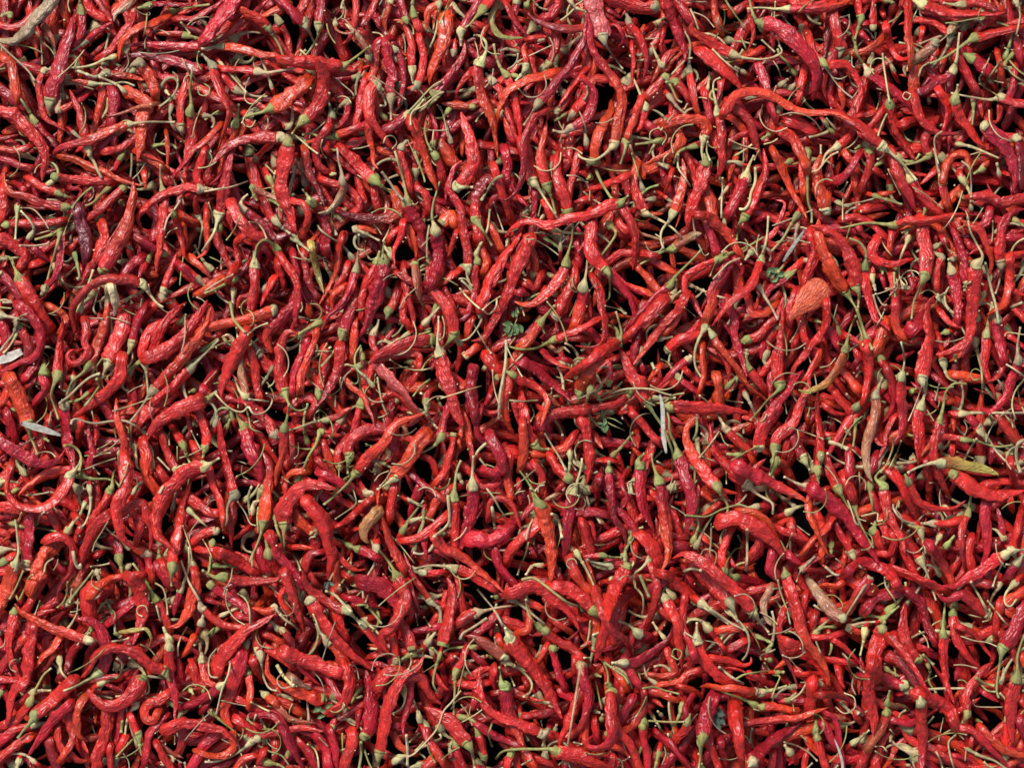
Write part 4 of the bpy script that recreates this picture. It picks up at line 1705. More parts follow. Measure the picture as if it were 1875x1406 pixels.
s6 1g;782,222 778,239 782,260 791,277
s4 1;746,256 756,277 767,303
s4 1;1038,271 1053,273 1066,282
s6 1g;759,277 767,298 776,324 778,334
s9 1t;921,322 908,328 895,345 882,366
s4 1y;997,426 976,428 961,437 980,439
s4 1y;976,437 1002,452 1025,469
k13 1y;1015,422;1036,426 1070,428
s6 1;951,381 955,394 970,400
k11 1y;872,464;882,443 893,418 897,383
s9 1g;1091,311 1100,332 1113,354 1121,366
s6 1;1068,351 1081,362 1098,373
s4 1;1121,345 1138,358
s4 1;1079,533 1087,524 1093,522
k15 1g;797,418;791,400 793,375 799,354 805,332
s6 1y;842,528 857,546 878,565
s6 1;786,413 782,439 782,473
s4 1;788,435 771,452
s6 1y;910,546 908,563 895,575 884,567
s4 1y;916,543 899,554 884,567
G2 1;942,567
s4 1;1143,575 1134,567 1108,560
s4 1y;810,579 814,596 812,617 805,622
s6 1g;793,652 780,664 771,679
k15 1y;780,590;793,575 805,562
s6 1y;884,581 874,600 857,620 840,624
k13 1y;840,626;827,617
G6 1;933,605
G2 1;940,566
s9 1y;927,622 927,639 925,669 921,694 916,720 914,745 914,767
s6 1y;957,649 942,664 925,681
s4 1y;925,630 938,656 951,681 957,690
k15 1g;1081,713;1074,737 1081,763 1096,780 1108,784
s6 1g;1140,699 1125,713 1104,722 1093,733
s6 1g;1151,716 1125,724 1100,733
s6 1t;933,733 955,735 985,733
s4 1;972,741 978,758 972,771
s4 1;1002,724 1010,720 1010,711
k9 1;780,745;784,763 797,780
s4 1;865,588 878,613 891,635
s6 1t;997,792 1010,814 1023,835 1036,861
s4 1;1044,846 1055,861
s4 1g;1108,771 1125,780 1143,788
s4 1;916,784 914,790
k9 1;750,916;776,928
s9 1y;820,907 823,950 814,967 795,982
k13 1y;759,1044;769,1052
s9 1y;901,928 904,950 906,967
s6 1y;891,894 904,911 916,933 925,945
s4 1;980,860 959,877 942,890
s6 1y;976,950 968,967 963,988
s6 1g;968,992 963,1014 953,1035 948,1052
k11 1y;989,1035;976,1035 963,1052
s6 1y;985,901 987,890 997,888
s9 1y;1010,941 1019,945 1025,962 1029,984
k15 1y;1057,1014;1070,1035 1083,1061 1091,1082
s9 1g;955,1061 976,1058 997,1071 1019,1088 1040,1103 1057,1110
k11 1t;968,1120;965,1095 963,1076
s6 1t;874,1078 891,1099 908,1120 921,1146
s6 1;776,1129 788,1146
k17 1y;784,1174;797,1157 805,1132 805,1110
k13 1g;867,1185;844,1185 823,1187 808,1196
k9 1g;805,1200;793,1187 780,1185 763,1191
k11 1g;805,1200;797,1225 793,1251 801,1266
k19 1y;933,1161;921,1144 904,1115
k17 1y;927,1211;946,1221 963,1234 974,1251 970,1268 959,1275
s6 1y;925,1217 933,1234 942,1255
s9 1;891,1132 865,1149 848,1159 842,1170
k19 1g;987,1147;972,1132 965,1115 963,1097
s6 1;1081,1136 1079,1157 1074,1179 1064,1183
s6 1y;1083,1204 1068,1204
k6 1g;1108,1213;1125,1225 1143,1238 1151,1251
s6 1g;1106,1213 1113,1234 1113,1251
k15 1g;1115,1255
W11 1;1100,1257
s6 1g;1091,1247 1096,1272 1102,1298
k11 1g;835,1238
s6 1y;844,1264 827,1285 812,1302 801,1332 780,1358 759,1379 746,1385
k6 1;776,1366;793,1358 808,1351 805,1343
s6 1g;782,1362 788,1379 797,1396
s6 1g;901,1324 895,1345 901,1366
k6 1;823,1362;829,1360
s6 1y;1264,17 1272,34 1279,55
s6 1g;1328,0 1336,13 1349,32 1364,51
k11 1g;1392,51;1377,26
s6 1y;1304,90 1321,107 1338,122 1351,132
k11 1t;1360,132;1345,122
s6 1g;1153,265 1159,282 1163,301
k13 1g;1206,258;1185,262 1163,265
s4 1y;1210,239 1221,224 1234,209
k13 1g;1270,269;1253,273 1240,282 1234,299
s6 1y;1296,260 1294,277 1300,294
k13 1g;1454,132;1441,115 1428,102 1424,90
s6 1y;1394,73 1407,85 1419,96
k11 1g;1407,247;1394,256
s6 1y;1345,286 1360,277 1377,265
s4 1;1390,275 1381,294
s4 1y;1466,192 1475,183
s6 1g;1157,281 1166,311 1170,328
k13 1t;1176,345;1168,319
s6 1y;1242,283 1242,307 1253,324 1264,341
s9 1y;1383,307 1383,332 1375,354 1372,371 1364,383 1355,383
s6 1y;1323,326 1323,349 1321,375 1321,400
k9 1y;1326,405;1321,388
k13 1g;1445,296;1428,304
k15 1g;1458,396;1445,418 1432,439 1413,460
k11 1t;1460,413;1456,439 1456,477
S11 1;1473,422 1458,443 1445,460 1434,479
k15 1y;1375,462;1364,477
s6 1y;1355,473 1334,482 1317,499 1306,511
s4 1t;1279,447 1285,460 1291,469 1298,464
s6 1t;1270,392 1270,413 1274,430
k13 1y;1392,528;1402,546 1415,567 1424,586
s4 1;1253,563 1274,580
k6 1y;1138,567;1146,575
G4 1;1417,503
k6 1g;1432,490;1424,499
s4 1g;1456,499 1441,511
s6 1y;1121,720 1142,713 1168,711 1193,713 1215,720 1230,724
W13 1;1208,720 1212,745 1215,771 1215,797 1219,818 1215,835
s4 1;1148,741 1138,754 1140,767
k9 1;1330,784
s6 1y;1317,790 1300,814 1281,837
k17 1y;1291,600;1279,622 1272,647 1274,673 1287,694
k13 1t;1366,724;1377,745 1385,767 1390,784
s4 1;1392,771 1398,769 1404,758
k13 1g;1125,831;1138,818 1159,792
s4 1;1466,588 1458,609 1447,626
s4 1;1330,864 1330,886
k15 1y;1479,890;1462,886 1436,873
k6 1g;1496,886;1503,856 1505,839
k17 1y;1445,937;1462,928 1483,924 1500,920 1511,907
k13 1y;1392,894;1377,894 1360,898
s6 1;1368,905 1355,920 1347,924
s9 1y;1368,969 1368,992 1368,1018 1366,1044
s6 1g;1326,1046 1334,1022 1347,1005 1360,1001 1351,980
s6 1t;1302,958 1302,984 1300,1009 1298,1024
k13 1g;1270,988;1279,962 1274,941 1272,920
s6 1g;1253,943 1274,945 1296,945 1321,933 1351,924 1368,928
k17 1t;1383,1127;1394,1144
s9 1;1253,1046 1266,1041 1283,1044
s4 1;1466,1044 1458,1065
s6 1t;1424,1061 1430,1086 1441,1116 1447,1142
s6 1;1415,1078 1432,1076
k19 1y;1230,1090;1215,1069 1210,1048 1212,1026
k17 1y;1191,1022;1176,1039 1161,1052 1163,1073 1176,1090 1178,1112 1176,1125
k11 1g;1153,988;1163,971 1178,965
k13 1g;1144,1022;1146,1005 1155,992
s6 1;1227,903 1236,881
s4 1;1232,873 1227,890
s4 1;1458,962 1483,980
k17 1y;1276,1166;1276,1140
k19 1y;1296,1149;1283,1136 1266,1134 1257,1140
k11 1y;1198,1249;1185,1238 1178,1217
s6 1g;1176,1260 1198,1257 1219,1264 1244,1270
k19 1y;1287,1106;1313,1123 1338,1140 1364,1153
k17 1y;1336,1119;1351,1136 1366,1153 1372,1174 1368,1196 1360,1208
s6 1;1253,1157 1274,1170
k11 1g;1390,1166;1407,1174 1415,1179 1398,1191
s4 1;1449,1149 1432,1157 1407,1161
s6 1;1394,1208 1394,1200 1419,1189
s4 1;1445,1204 1466,1230
s6 1g;1347,1243 1364,1234 1390,1230 1411,1228
k11 1g;1424,1230;1436,1230
s6 1g;1400,1213 1415,1234 1428,1238 1419,1260 1413,1277
k19 1y;1394,1268;1424,1260 1441,1255
k15 1g;1381,1289;1364,1281 1338,1272 1317,1264
s9 1;1317,1221 1338,1238 1360,1251
k17 1g;1283,1358;1283,1383 1281,1409
s6 1;1436,1358 1462,1366 1483,1379 1496,1392
k13 1y;1500,1251;1488,1243 1477,1251 1466,1268 1449,1281
s4 1g;1451,1281 1454,1302
s4 1g;1445,1251 1451,1264
k19 1g;1178,1324;1180,1307 1172,1289 1155,1283
s6 1g;1187,1319 1223,1321 1253,1321
k17 1g;1249,1294;1240,1319 1232,1336 1225,1356
k13 1g;1206,1379;1202,1396 1198,1409
s4 1;1129,1388 1142,1392 1153,1385
s6 1;1494,1174 1503,1196
k9 1g;1565,73;1569,98 1582,119 1594,128
s4 1g;1804,32 1778,36 1752,41 1731,43
s6 1y;1861,11 1868,26 1865,47 1861,64
k15 1y;1861,6;1868,21
s6 1y;1701,115 1688,124 1682,141
s6 1y;1616,98 1618,119 1622,145 1626,171 1629,188
s4 1g;1793,154 1812,166 1829,177
k13 1g;1842,102;1850,77 1853,55 1842,47 1825,41
s6 1g;1833,111 1818,132 1806,151
s6 1g;1848,111 1863,128 1880,141
k11 1y;1757,265;1778,269 1804,279 1829,290
s6 1y;1725,241 1712,252 1712,273 1718,301
s6 1y;1624,265 1616,286 1607,292
s6 1y;1511,124 1526,145 1543,166 1562,181
s4 1;1560,98 1560,119 1565,124
s6 1y;1503,265 1503,282
s6 1y;1475,315 1496,313 1509,298 1522,285 1535,279
s4 1y;1552,334 1545,349 1543,379 1543,405
s9 1y;1641,285 1654,302 1667,317 1678,330
s6 1y;1626,309 1637,332 1650,358
k11 1g;1605,360;1624,366 1652,375
s4 1;1601,364 1573,371 1548,375
s4 1t;1671,343 1697,358 1727,383
s6 1y;1573,373 1577,388
s4 1;1612,435 1620,452 1633,469
k13 1y;1663,439;1652,464 1646,490 1648,511 1656,522
k13 1y;1716,450;1727,443
s4 1;1729,435 1735,456 1748,464
s9 1y;1804,482 1810,507 1816,533 1823,558 1829,592
s4 1;1801,379 1791,396 1782,409
s6 1t;1761,296 1774,307 1778,332 1778,362
s4 1t;1778,366 1789,375 1799,383
k17 1y;1763,330;1774,349 1778,371
s4 1;1818,405 1818,426 1816,443
s4 1;1859,505 1880,503
k13 1g;1639,494;1639,486
s6 1;1599,541 1607,567 1616,584
s4 1;1654,511 1667,505
s9 1;1731,537 1714,546
s6 1;1763,526 1778,516
s9 1g;1569,566 1577,592 1586,617 1597,639
s6 1g;1569,588 1577,609 1580,632
s4 1;1650,626 1667,632 1682,626
s4 1y;1688,707 1676,741 1663,771
k17 1y;1786,626;1791,652 1797,677 1799,711
s4 1;1799,716 1801,726
k17 1y;1727,664;1735,690 1752,699
k9 1;1825,583
s6 1y;1842,667 1859,677 1876,690
s6 1y;1876,694 1859,716 1853,741 1859,767
s6 1g;1863,707 1868,737 1876,754
s4 1;1850,758 1855,784
k13 1;1795,792;1812,809
s6 1y;1812,758 1816,771 1823,773
s4 1;1720,703 1712,733
k9 1t;1646,848;1671,846 1703,835
s6 1g;1633,797 1635,818 1624,848 1612,865
s6 1g;1650,807 1641,831 1629,856
k19 1g;1569,745;1582,735 1603,733 1622,737
s4 1y;1840,615 1846,609 1876,613
k9 1;1868,861
s11 1;1876,805 1863,814 1861,839 1868,865
k19 1g;1498,860;1498,886
s6 1y;1552,916 1560,937 1567,958 1573,960
s4 1;1573,864 1575,898 1573,916
k17 1g;1594,890;1594,903 1599,937
k15 1g;1614,881;1633,856 1641,834
s6 1y;1577,945 1594,941 1607,939 1607,954 1616,952
s4 1;1701,884 1712,884
k15 1g;1684,967;1667,962 1654,954
k15 1;1686,975;1693,1001 1695,1014
k13 1y;1720,984;1710,1005 1708,1026 1716,1039 1727,1044
s6 1y;1836,1031 1825,1052 1818,1073
k13 1y;1829,1073;1816,1095 1810,1120
k17 1y;1857,1069;1842,1086 1840,1103 1850,1110 1861,1097
s6 1y;1808,1099 1829,1125 1846,1146
k17 1g;1748,1108;1752,1082 1765,1069
k19 1g;1629,1116;1646,1099 1658,1082 1658,1065
s6 1;1620,1056 1622,1073 1633,1090 1641,1103
s6 1t;1573,1035 1586,1048
k6 1;1513,1039;1530,1052 1548,1048 1556,1035
k15 1g;1618,1132;1646,1110
k17 1y;1584,1157;1580,1179 1575,1200
s6 1;1543,1196 1560,1213 1582,1230
s9 1g;1690,1198 1710,1217
k11 1g;1699,1217;1703,1230 1701,1247 1714,1268
k21 1y;1665,1264;1693,1262 1731,1260 1774,1260
k13 1g;1727,1142;1729,1123 1731,1102
s4 1y;1759,1164 1782,1172 1808,1176 1825,1183
s4 1;1799,1138 1812,1134 1816,1123
k15 1g;1863,1230;1863,1200 1874,1166
s9 1g;1786,1240 1804,1251 1821,1255
s6 1g;1795,1251 1808,1264 1823,1266
s4 1;1746,1217 1765,1217 1789,1223
s4 1;1782,1281 1786,1292 1808,1294 1836,1294
k15 1y;1565,1358;1582,1345 1592,1336
W6 1;1526,1353 1535,1375 1539,1396 1539,1409
k17 1g;1494,1336;1494,1311 1492,1285 1492,1264
s6 1;1565,1234 1560,1255 1567,1272
s6 1;1714,1375 1722,1392 1727,1409
s6 1;1750,1345 1737,1358 1740,1383 1748,1409
k9 1;1772,1371;1795,1383 1821,1392 1846,1409
s4 1;1769,1371 1767,1392
s4 1;1757,1345 1765,1353
s4 1y;1603,1366 1616,1366 1624,1375
s4 1;1629,1334 1637,1343
s6 1;1671,1392 1676,1409
k6 1;1663,1400;1667,1400
'''
HOLES = '164,192 64,6 303,21 171,85 341,252 128,533 265,464 324,435 30,328 149,298 358,456 213,383 166,302 352,383 77,494 90,635 137,626 299,617 43,797 192,788 213,861 77,741 132,809 375,690 309,775 171,711 252,1142 205,1082 115,1014 192,992 77,975 299,945 320,950 380,898 94,860 30,1069 226,1082 132,941 137,1213 162,1298 154,1341 320,1234 303,1345 85,1392 209,1234 179,1127 375,1183 341,1149 482,77 580,17 646,94 482,282 603,196 567,75 610,21 439,203 439,324 512,528 597,409 723,516 738,462 620,462 669,460 554,345 486,494 439,473 593,503 422,844 546,818 503,750 642,720 588,754 738,664 405,673 669,805 733,758 439,792 554,647 516,669 443,992 665,864 610,928 584,1035 640,1073 529,1014 742,924 674,1120 456,864 631,980 503,1056 482,1095 695,1044 469,1243 503,1319 652,1183 541,1166 708,1132 571,1277 401,1170 610,1247 759,1277 452,1302 516,1170 661,1272 695,1213 712,1392 867,60 1049,75 1130,107 1113,179 912,252 797,213 985,17 814,32 887,26 840,473 1002,490 963,494 1081,341 912,383 844,345 1138,473 1102,520 1130,554 942,383 1006,473 887,711 946,716 912,809 1002,694 1006,639 1053,656 1113,605 852,681 921,788 797,754 976,745 1036,780 1091,784 827,652 916,958 942,1031 878,1108 985,1052 1121,1001 1091,916 776,864 793,1069 1006,856 1151,1133 938,1120 869,1082 878,1026 814,1225 946,1238 921,1277 895,1362 985,1247 1083,1247 1049,1247 874,1371 1002,1324 823,1345 776,1123 989,1166 1049,1170 767,1341 908,1383 1189,36 1338,55 1488,64 1210,201 1279,132 1456,43 1445,145 1381,132 1193,409 1441,473 1381,494 1338,430 1244,447 1432,341 1274,537 1146,558 1381,418 1304,345 1210,371 1308,673 1381,596 1394,754 1347,724 1180,750 1253,818 1338,767 1458,669 1219,652 1492,775 1151,797 1253,583 1304,754 1240,1039 1347,1014 1432,907 1232,856 1381,1048 1146,864 1394,1082 1449,869 1146,1078 1304,971 1488,1065 1270,1078 1168,1129 1355,992 1210,1213 1219,1345 1274,1247 1296,1170 1390,1336 1338,1213 1407,1234 1441,1328 1381,1200 1274,1289 1189,1298 1483,1213 1338,1302 1466,1379 1155,1127 1338,1388 1637,81 1607,38 1799,145 1663,252 1808,90 1859,226 1697,203 1603,175 1496,53 1496,192 1827,166 1569,132 1654,21 1603,328 1560,358 1535,541 1526,358 1804,328 1701,430 1838,511 1612,396 1654,503 1573,520 1710,354 1518,345 1795,516 1654,664 1539,690 1650,818 1663,839 1786,733 1774,669 1774,831 1552,600 1526,775 1838,711 1688,635 1710,583 1850,579 1795,639 1872,724 1501,626 1808,788 1705,898 1543,1078 1603,1044 1727,1022 1799,1078 1816,1120 1616,1031 1577,916 1752,1116 1859,950 1744,898 1782,950 1560,1048 1539,856 1688,941 1560,1234 1650,1277 1671,1298 1637,1196 1727,1328 1646,1358 1552,1277 1786,1311 1825,1315 1799,1191 1501,1298 1676,1166 1577,1324 1697,1238 1518,1221 1637,1396'

# ------------------------------------------------------------------ materials
def nn(nt, t, **kw):
    n = nt.nodes.new(t)
    for k, v in kw.items(): setattr(n, k, v)
    return n
def make_mat(name, rough, bump, kind):
    m = bpy.data.materials.new(name); m.use_nodes = True
    nt = m.node_tree; L = nt.links.new
    b = nt.nodes['Principled BSDF']
    col = nn(nt, 'ShaderNodeAttribute', attribute_name='tint')
    rest = nn(nt, 'ShaderNodeAttribute', attribute_name='rest')
    n1 = nn(nt, 'ShaderNodeTexNoise'); n1.inputs['Scale'].default_value = 0.055 if kind == 'pod' else 0.12
    n1.inputs['Detail'].default_value = 4
    L(rest.outputs['Vector'], n1.inputs['Vector'])
    n2 = nn(nt, 'ShaderNodeTexNoise'); n2.inputs['Scale'].default_value = 0.22
    n2.inputs['Detail'].default_value = 5; n2.inputs['Distortion'].default_value = 0.8
    mp = nn(nt, 'ShaderNodeMapping'); mp.inputs['Scale'].default_value = (0.55, 1.4, 1.4) if kind == 'pod' else (0.12, 1.6, 1.6)
    L(rest.outputs['Vector'], mp.inputs['Vector']); L(mp.outputs['Vector'], n2.inputs['Vector'])
    # mottling
    r1 = nn(nt, 'ShaderNodeMapRange'); r1.inputs['From Min'].default_value = 0.3; r1.inputs['From Max'].default_value = 0.7
    if kind == 'pod': r1.inputs['To Min'].default_value = 0.62; r1.inputs['To Max'].default_value = 1.22
    else: r1.inputs['To Min'].default_value = 0.72; r1.inputs['To Max'].default_value = 1.2
    L(n1.outputs['Fac'], r1.inputs['Value'])
    r2 = nn(nt, 'ShaderNodeMapRange'); r2.inputs['From Min'].default_value = 0.35; r2.inputs['From Max'].default_value = 0.68
    r2.inputs['To Min'].default_value = 0.80; r2.inputs['To Max'].default_value = 1.15
    L(n2.outputs['Fac'], r2.inputs['Value'])
    mu = nn(nt, 'ShaderNodeMath', operation='MULTIPLY'); L(r1.outputs[0], mu.inputs[0]); L(r2.outputs[0], mu.inputs[1])
    vm = nn(nt, 'ShaderNodeVectorMath', operation='SCALE'); L(col.outputs['Color'], vm.inputs[0]); L(mu.outputs[0], vm.inputs['Scale'])
    if kind == 'pod':
        # old scars and sun-bleached specks in a paler tone
        n3 = nn(nt, 'ShaderNodeTexNoise'); n3.inputs['Scale'].default_value = 0.09; n3.inputs['Detail'].default_value = 6
        n3.inputs['Roughness'].default_value = 0.7
        L(rest.outputs['Vector'], n3.inputs['Vector'])
        r3 = nn(nt, 'ShaderNodeMapRange'); r3.inputs['From Min'].default_value = 0.60; r3.inputs['From Max'].default_value = 0.74
        r3.inputs['To Min'].default_value = 0.0; r3.inputs['To Max'].default_value = 0.45
        L(n3.outputs['Fac'], r3.inputs['Value'])
        mx = nn(nt, 'ShaderNodeMix', data_type='RGBA'); L(r3.outputs[0], mx.inputs['Factor'])
        L(vm.outputs[0], mx.inputs[6]); mx.inputs[7].default_value = (0.62, 0.13, 0.09, 1)
        L(mx.outputs[2], b.inputs['Base Color'])
    else:
        L(vm.outputs[0], b.inputs['Base Color'])
    rr = nn(nt, 'ShaderNodeMapRange'); rr.inputs['To Min'].default_value = rough - 0.10; rr.inputs['To Max'].default_value = rough + 0.16
    L(n2.outputs['Fac'], rr.inputs['Value']); L(rr.outputs[0], b.inputs['Roughness'])
    b.inputs['Specular IOR Level'].default_value = 0.5 if kind == 'pod' else 0.35
    if kind == 'pod': b.inputs['Coat Weight'].default_value = 0.22; b.inputs['Coat Roughness'].default_value = 0.18
    bp = nn(nt, 'ShaderNodeBump'); bp.inputs['Strength'].default_value = bump
    bp.inputs['Distance'].default_value = 0.0020 if kind == 'pod' else 0.0012
    if kind == 'pod':
        wp = nn(nt, 'ShaderNodeTexNoise'); wp.inputs['Scale'].default_value = 0.06; wp.inputs['Detail'].default_value = 2
        L(rest.outputs['Vector'], wp.inputs['Vector'])
        sc1 = nn(nt, 'ShaderNodeVectorMath', operation='SCALE'); sc1.inputs['Scale'].default_value = 11.0; L(wp.outputs['Color'], sc1.inputs[0])
        ad = nn(nt, 'ShaderNodeVectorMath', operation='ADD'); mv = nn(nt, 'ShaderNodeMapping'); mv.inputs['Scale'].default_value = (0.5, 1.35, 1.35); L(rest.outputs['Vector'], mv.inputs['Vector']); L(sc1.outputs[0], ad.inputs[0]); L(mv.outputs['Vector'], ad.inputs[1])
        vo = nn(nt, 'ShaderNodeTexVoronoi', feature='DISTANCE_TO_EDGE'); vo.inputs['Scale'].default_value = 0.105; L(ad.outputs[0], vo.inputs['Vector'])
        vo2 = nn(nt, 'ShaderNodeTexVoronoi', feature='DISTANCE_TO_EDGE'); vo2.inputs['Scale'].default_value = 0.30; L(ad.outputs[0], vo2.inputs['Vector'])
        m1 = nn(nt, 'ShaderNodeMath', operation='MINIMUM'); m1.inputs[1].default_value = 0.30; L(vo.outputs['Distance'], m1.inputs[0])
        m2 = nn(nt, 'ShaderNodeMath', operation='MULTIPLY_ADD'); L(vo2.outputs['Distance'], m2.inputs[0]); m2.inputs[1].default_value = 0.16; L(m1.outputs[0], m2.inputs[2])
        m3 = nn(nt, 'ShaderNodeMath', operation='MULTIPLY_ADD'); L(n2.outputs['Fac'], m3.inputs[0]); m3.inputs[1].default_value = 0.30; L(m2.outputs[0], m3.inputs[2])
        L(m3.outputs[0], bp.inputs['Height'])
    else: L(n2.outputs['Fac'], bp.inputs['Height'])
    L(bp.outputs['Normal'], b.inputs['Normal'])
    return m
MPOD = make_mat('dried_chilli_skin', 0.28, 0.8, 'pod')
MSTEM = make_mat('dried_stalk', 0.62, 0.5, 'stem')
def plain(name, c1, c2, rough=0.8, scale=60.0, bump=0.3):
    m = bpy.data.materials.new(name); m.use_nodes = True
    nt = m.node_tree; b = nt.nodes['Principled BSDF']; L = nt.links.new
    n = nn(nt, 'ShaderNodeTexNoise'); n.inputs['Scale'].default_value = scale; n.inputs['Detail'].default_value = 5
    tc = nn(nt, 'ShaderNodeTexCoord'); L(tc.outputs['Object'], n.inputs['Vector'])
    r = nn(nt, 'ShaderNodeValToRGB'); r.color_ramp.elements[0].color = (*c1, 1); r.color_ramp.elements[1].color = (*c2, 1)
    r.color_ramp.elements[0].position = 0.35; r.color_ramp.elements[1].position = 0.7
    L(n.outputs['Fac'], r.inputs[0]); L(r.outputs[0], b.inputs['Base Color'])
    bp = nn(nt, 'ShaderNodeBump'); bp.inputs['Strength'].default_value = bump; bp.inputs['Distance'].default_value = 0.001
    L(n.outputs['Fac'], bp.inputs['Height']); L(bp.outputs['Normal'], b.inputs['Normal'])
    b.inputs['Roughness'].default_value = rough
    return m
MGROUND = plain('dark_ground_cloth', (0.0015, 0.0012, 0.0012), (0.005, 0.0035, 0.003), 0.9, 220.0, 0.6)
MGROUND.node_tree.nodes['Principled BSDF'].inputs['Specular IOR Level'].default_value = 0.08
MSTRAW = plain('bleached_straw', (0.36, 0.34, 0.27), (0.60, 0.57, 0.48), 0.6, 300.0, 0.5)
MLEAF = plain('green_leaf', (0.06, 0.11, 0.035), (0.15, 0.23, 0.085), 0.5, 400.0, 0.8)
MLEAFD = plain('dull_leaf', (0.05, 0.07, 0.05), (0.10, 0.14, 0.10), 0.5, 400.0, 0.8)

# ------------------------------------------------------------------ mesh collector
class MB:
    def __init__(s): s.v = []; s.f = []; s.c = []; s.r = []; s.m = []; s.n = 0
    def add(s, V, F, col, rest, mi=0):
        V = np.asarray(V, float).reshape(-1, 3)
        s.v.append(V); s.f.append(np.asarray(F, int) + s.n); s.c.append(col); s.r.append(rest)
        s.m.append(np.full(len(F), mi, np.int32)); s.n += len(V)
    def build(s, name, mats, parent=None, origin=None):
        V = np.concatenate(s.v); F = np.concatenate(s.f); col = np.concatenate(s.c); rest = np.concatenate(s.r)
        me = bpy.data.meshes.new(name)
        if origin is not None: V = V - np.asarray(origin)
        me.vertices.add(len(V)); me.vertices.foreach_set('co', V.astype(np.float32).ravel())
        nf = len(F); me.loops.add(nf * 4); me.polygons.add(nf)
        me.loops.foreach_set('vertex_index', F.astype(np.int32).ravel())
        me.polygons.foreach_set('loop_start', np.arange(0, nf * 4, 4, dtype=np.int32))
        me.polygons.foreach_set('material_index', np.concatenate(s.m))
        me.polygons.foreach_set('use_smooth', np.ones(nf, bool))
        a = me.attributes.new('tint', 'FLOAT_COLOR', 'POINT'); a.data.foreach_set('color', col.astype(np.float32).ravel())
        a = me.attributes.new('rest', 'FLOAT_VECTOR', 'POINT'); a.data.foreach_set('vector', rest.astype(np.float32).ravel())
        for m in mats: me.materials.append(m)
        me.update(calc_edges=True); me.validate()
        o = bpy.data.objects.new(name, me); C.objects.link(o)
        if parent is not None: o.parent = parent
        elif origin is not None: o.location = origin
        return o

def to_world(P):                     # photo-pixel units (x right, y down, z up) -> metres, along the view ray to its own height
    P = np.asarray(P, float); k = (CAMZ - P[..., 2] * M) / CAMZ * M
    return np.stack([(P[..., 0] - 937.5) * k, -(P[..., 1] - 703.0) * k, P[..., 2] * M], -1)

def spline(P, step):
    P = np.asarray(P, float)
    if len(P) == 2: P = np.array([P[0], (P[0] + P[1]) / 2, P[1]])
    Q = np.vstack([2 * P[0] - P[1], P, 2 * P[-1] - P[-2]]); out = []
    for i in range(1, len(Q) - 2):
        p0, p1, p2, p3 = Q[i - 1], Q[i], Q[i + 1], Q[i + 2]
        t = np.linspace(0, 1, 9)[:-1, None]
        out.append(0.5 * (2 * p1 + (p2 - p0) * t + (2 * p0 - 5 * p1 + 4 * p2 - p3) * t ** 2 + (3 * p1 - p0 - 3 * p2 + p3) * t ** 3))
    out.append(P[-1:]); D = np.vstack(out)
    d = np.r_[0, np.cumsum(np.linalg.norm(np.diff(D, axis=0), axis=1))]
    n = max(3, int(round(d[-1] / step)) + 1); s = np.linspace(0, d[-1], n)
    return np.stack([np.interp(s, d, D[:, k]) for k in range(D.shape[1])], -1), s

def frames(P):
    T = np.gradient(P, axis=0); T /= np.linalg.norm(T, axis=1)[:, None] + 1e-9
    N = np.zeros_like(P); u = np.array([0, 0, 1.0])
    if abs(T[0] @ u) > 0.9: u = np.array([1.0, 0, 0])
    n = u - (u @ T[0]) * T[0]; n /= np.linalg.norm(n)
    for i in range(len(P)):
        n = n - (n @ T[i]) * T[i]; n /= np.linalg.norm(n) + 1e-9; N[i] = n
    return T, N, np.cross(T, N)

def lattice(ns, nt, s, th):          # smooth random field on the straightened pod, periodic round it
    G = rng.normal(size=(ns + 2, nt)); s = np.clip(s, 0, ns - 1e-3); i = s.astype(int); fs = s - i; fs = fs * fs * (3 - 2 * fs)
    tt = th / (2 * np.pi) * nt; j = np.floor(tt).astype(int); ft = tt - j; ft = ft * ft * (3 - 2 * ft); j %= nt
    a = G[i][:, None] if False else None
    g = lambda I, J: G[I[:, None], J[None, :]]
    j2 = (j + 1) % nt
    return (g(i, j) * (1 - fs)[:, None] + g(i + 1, j) * fs[:, None]) * (1 - ft)[None] + (g(i, j2) * (1 - fs)[:, None] + g(i + 1, j2) * fs[:, None]) * ft[None]

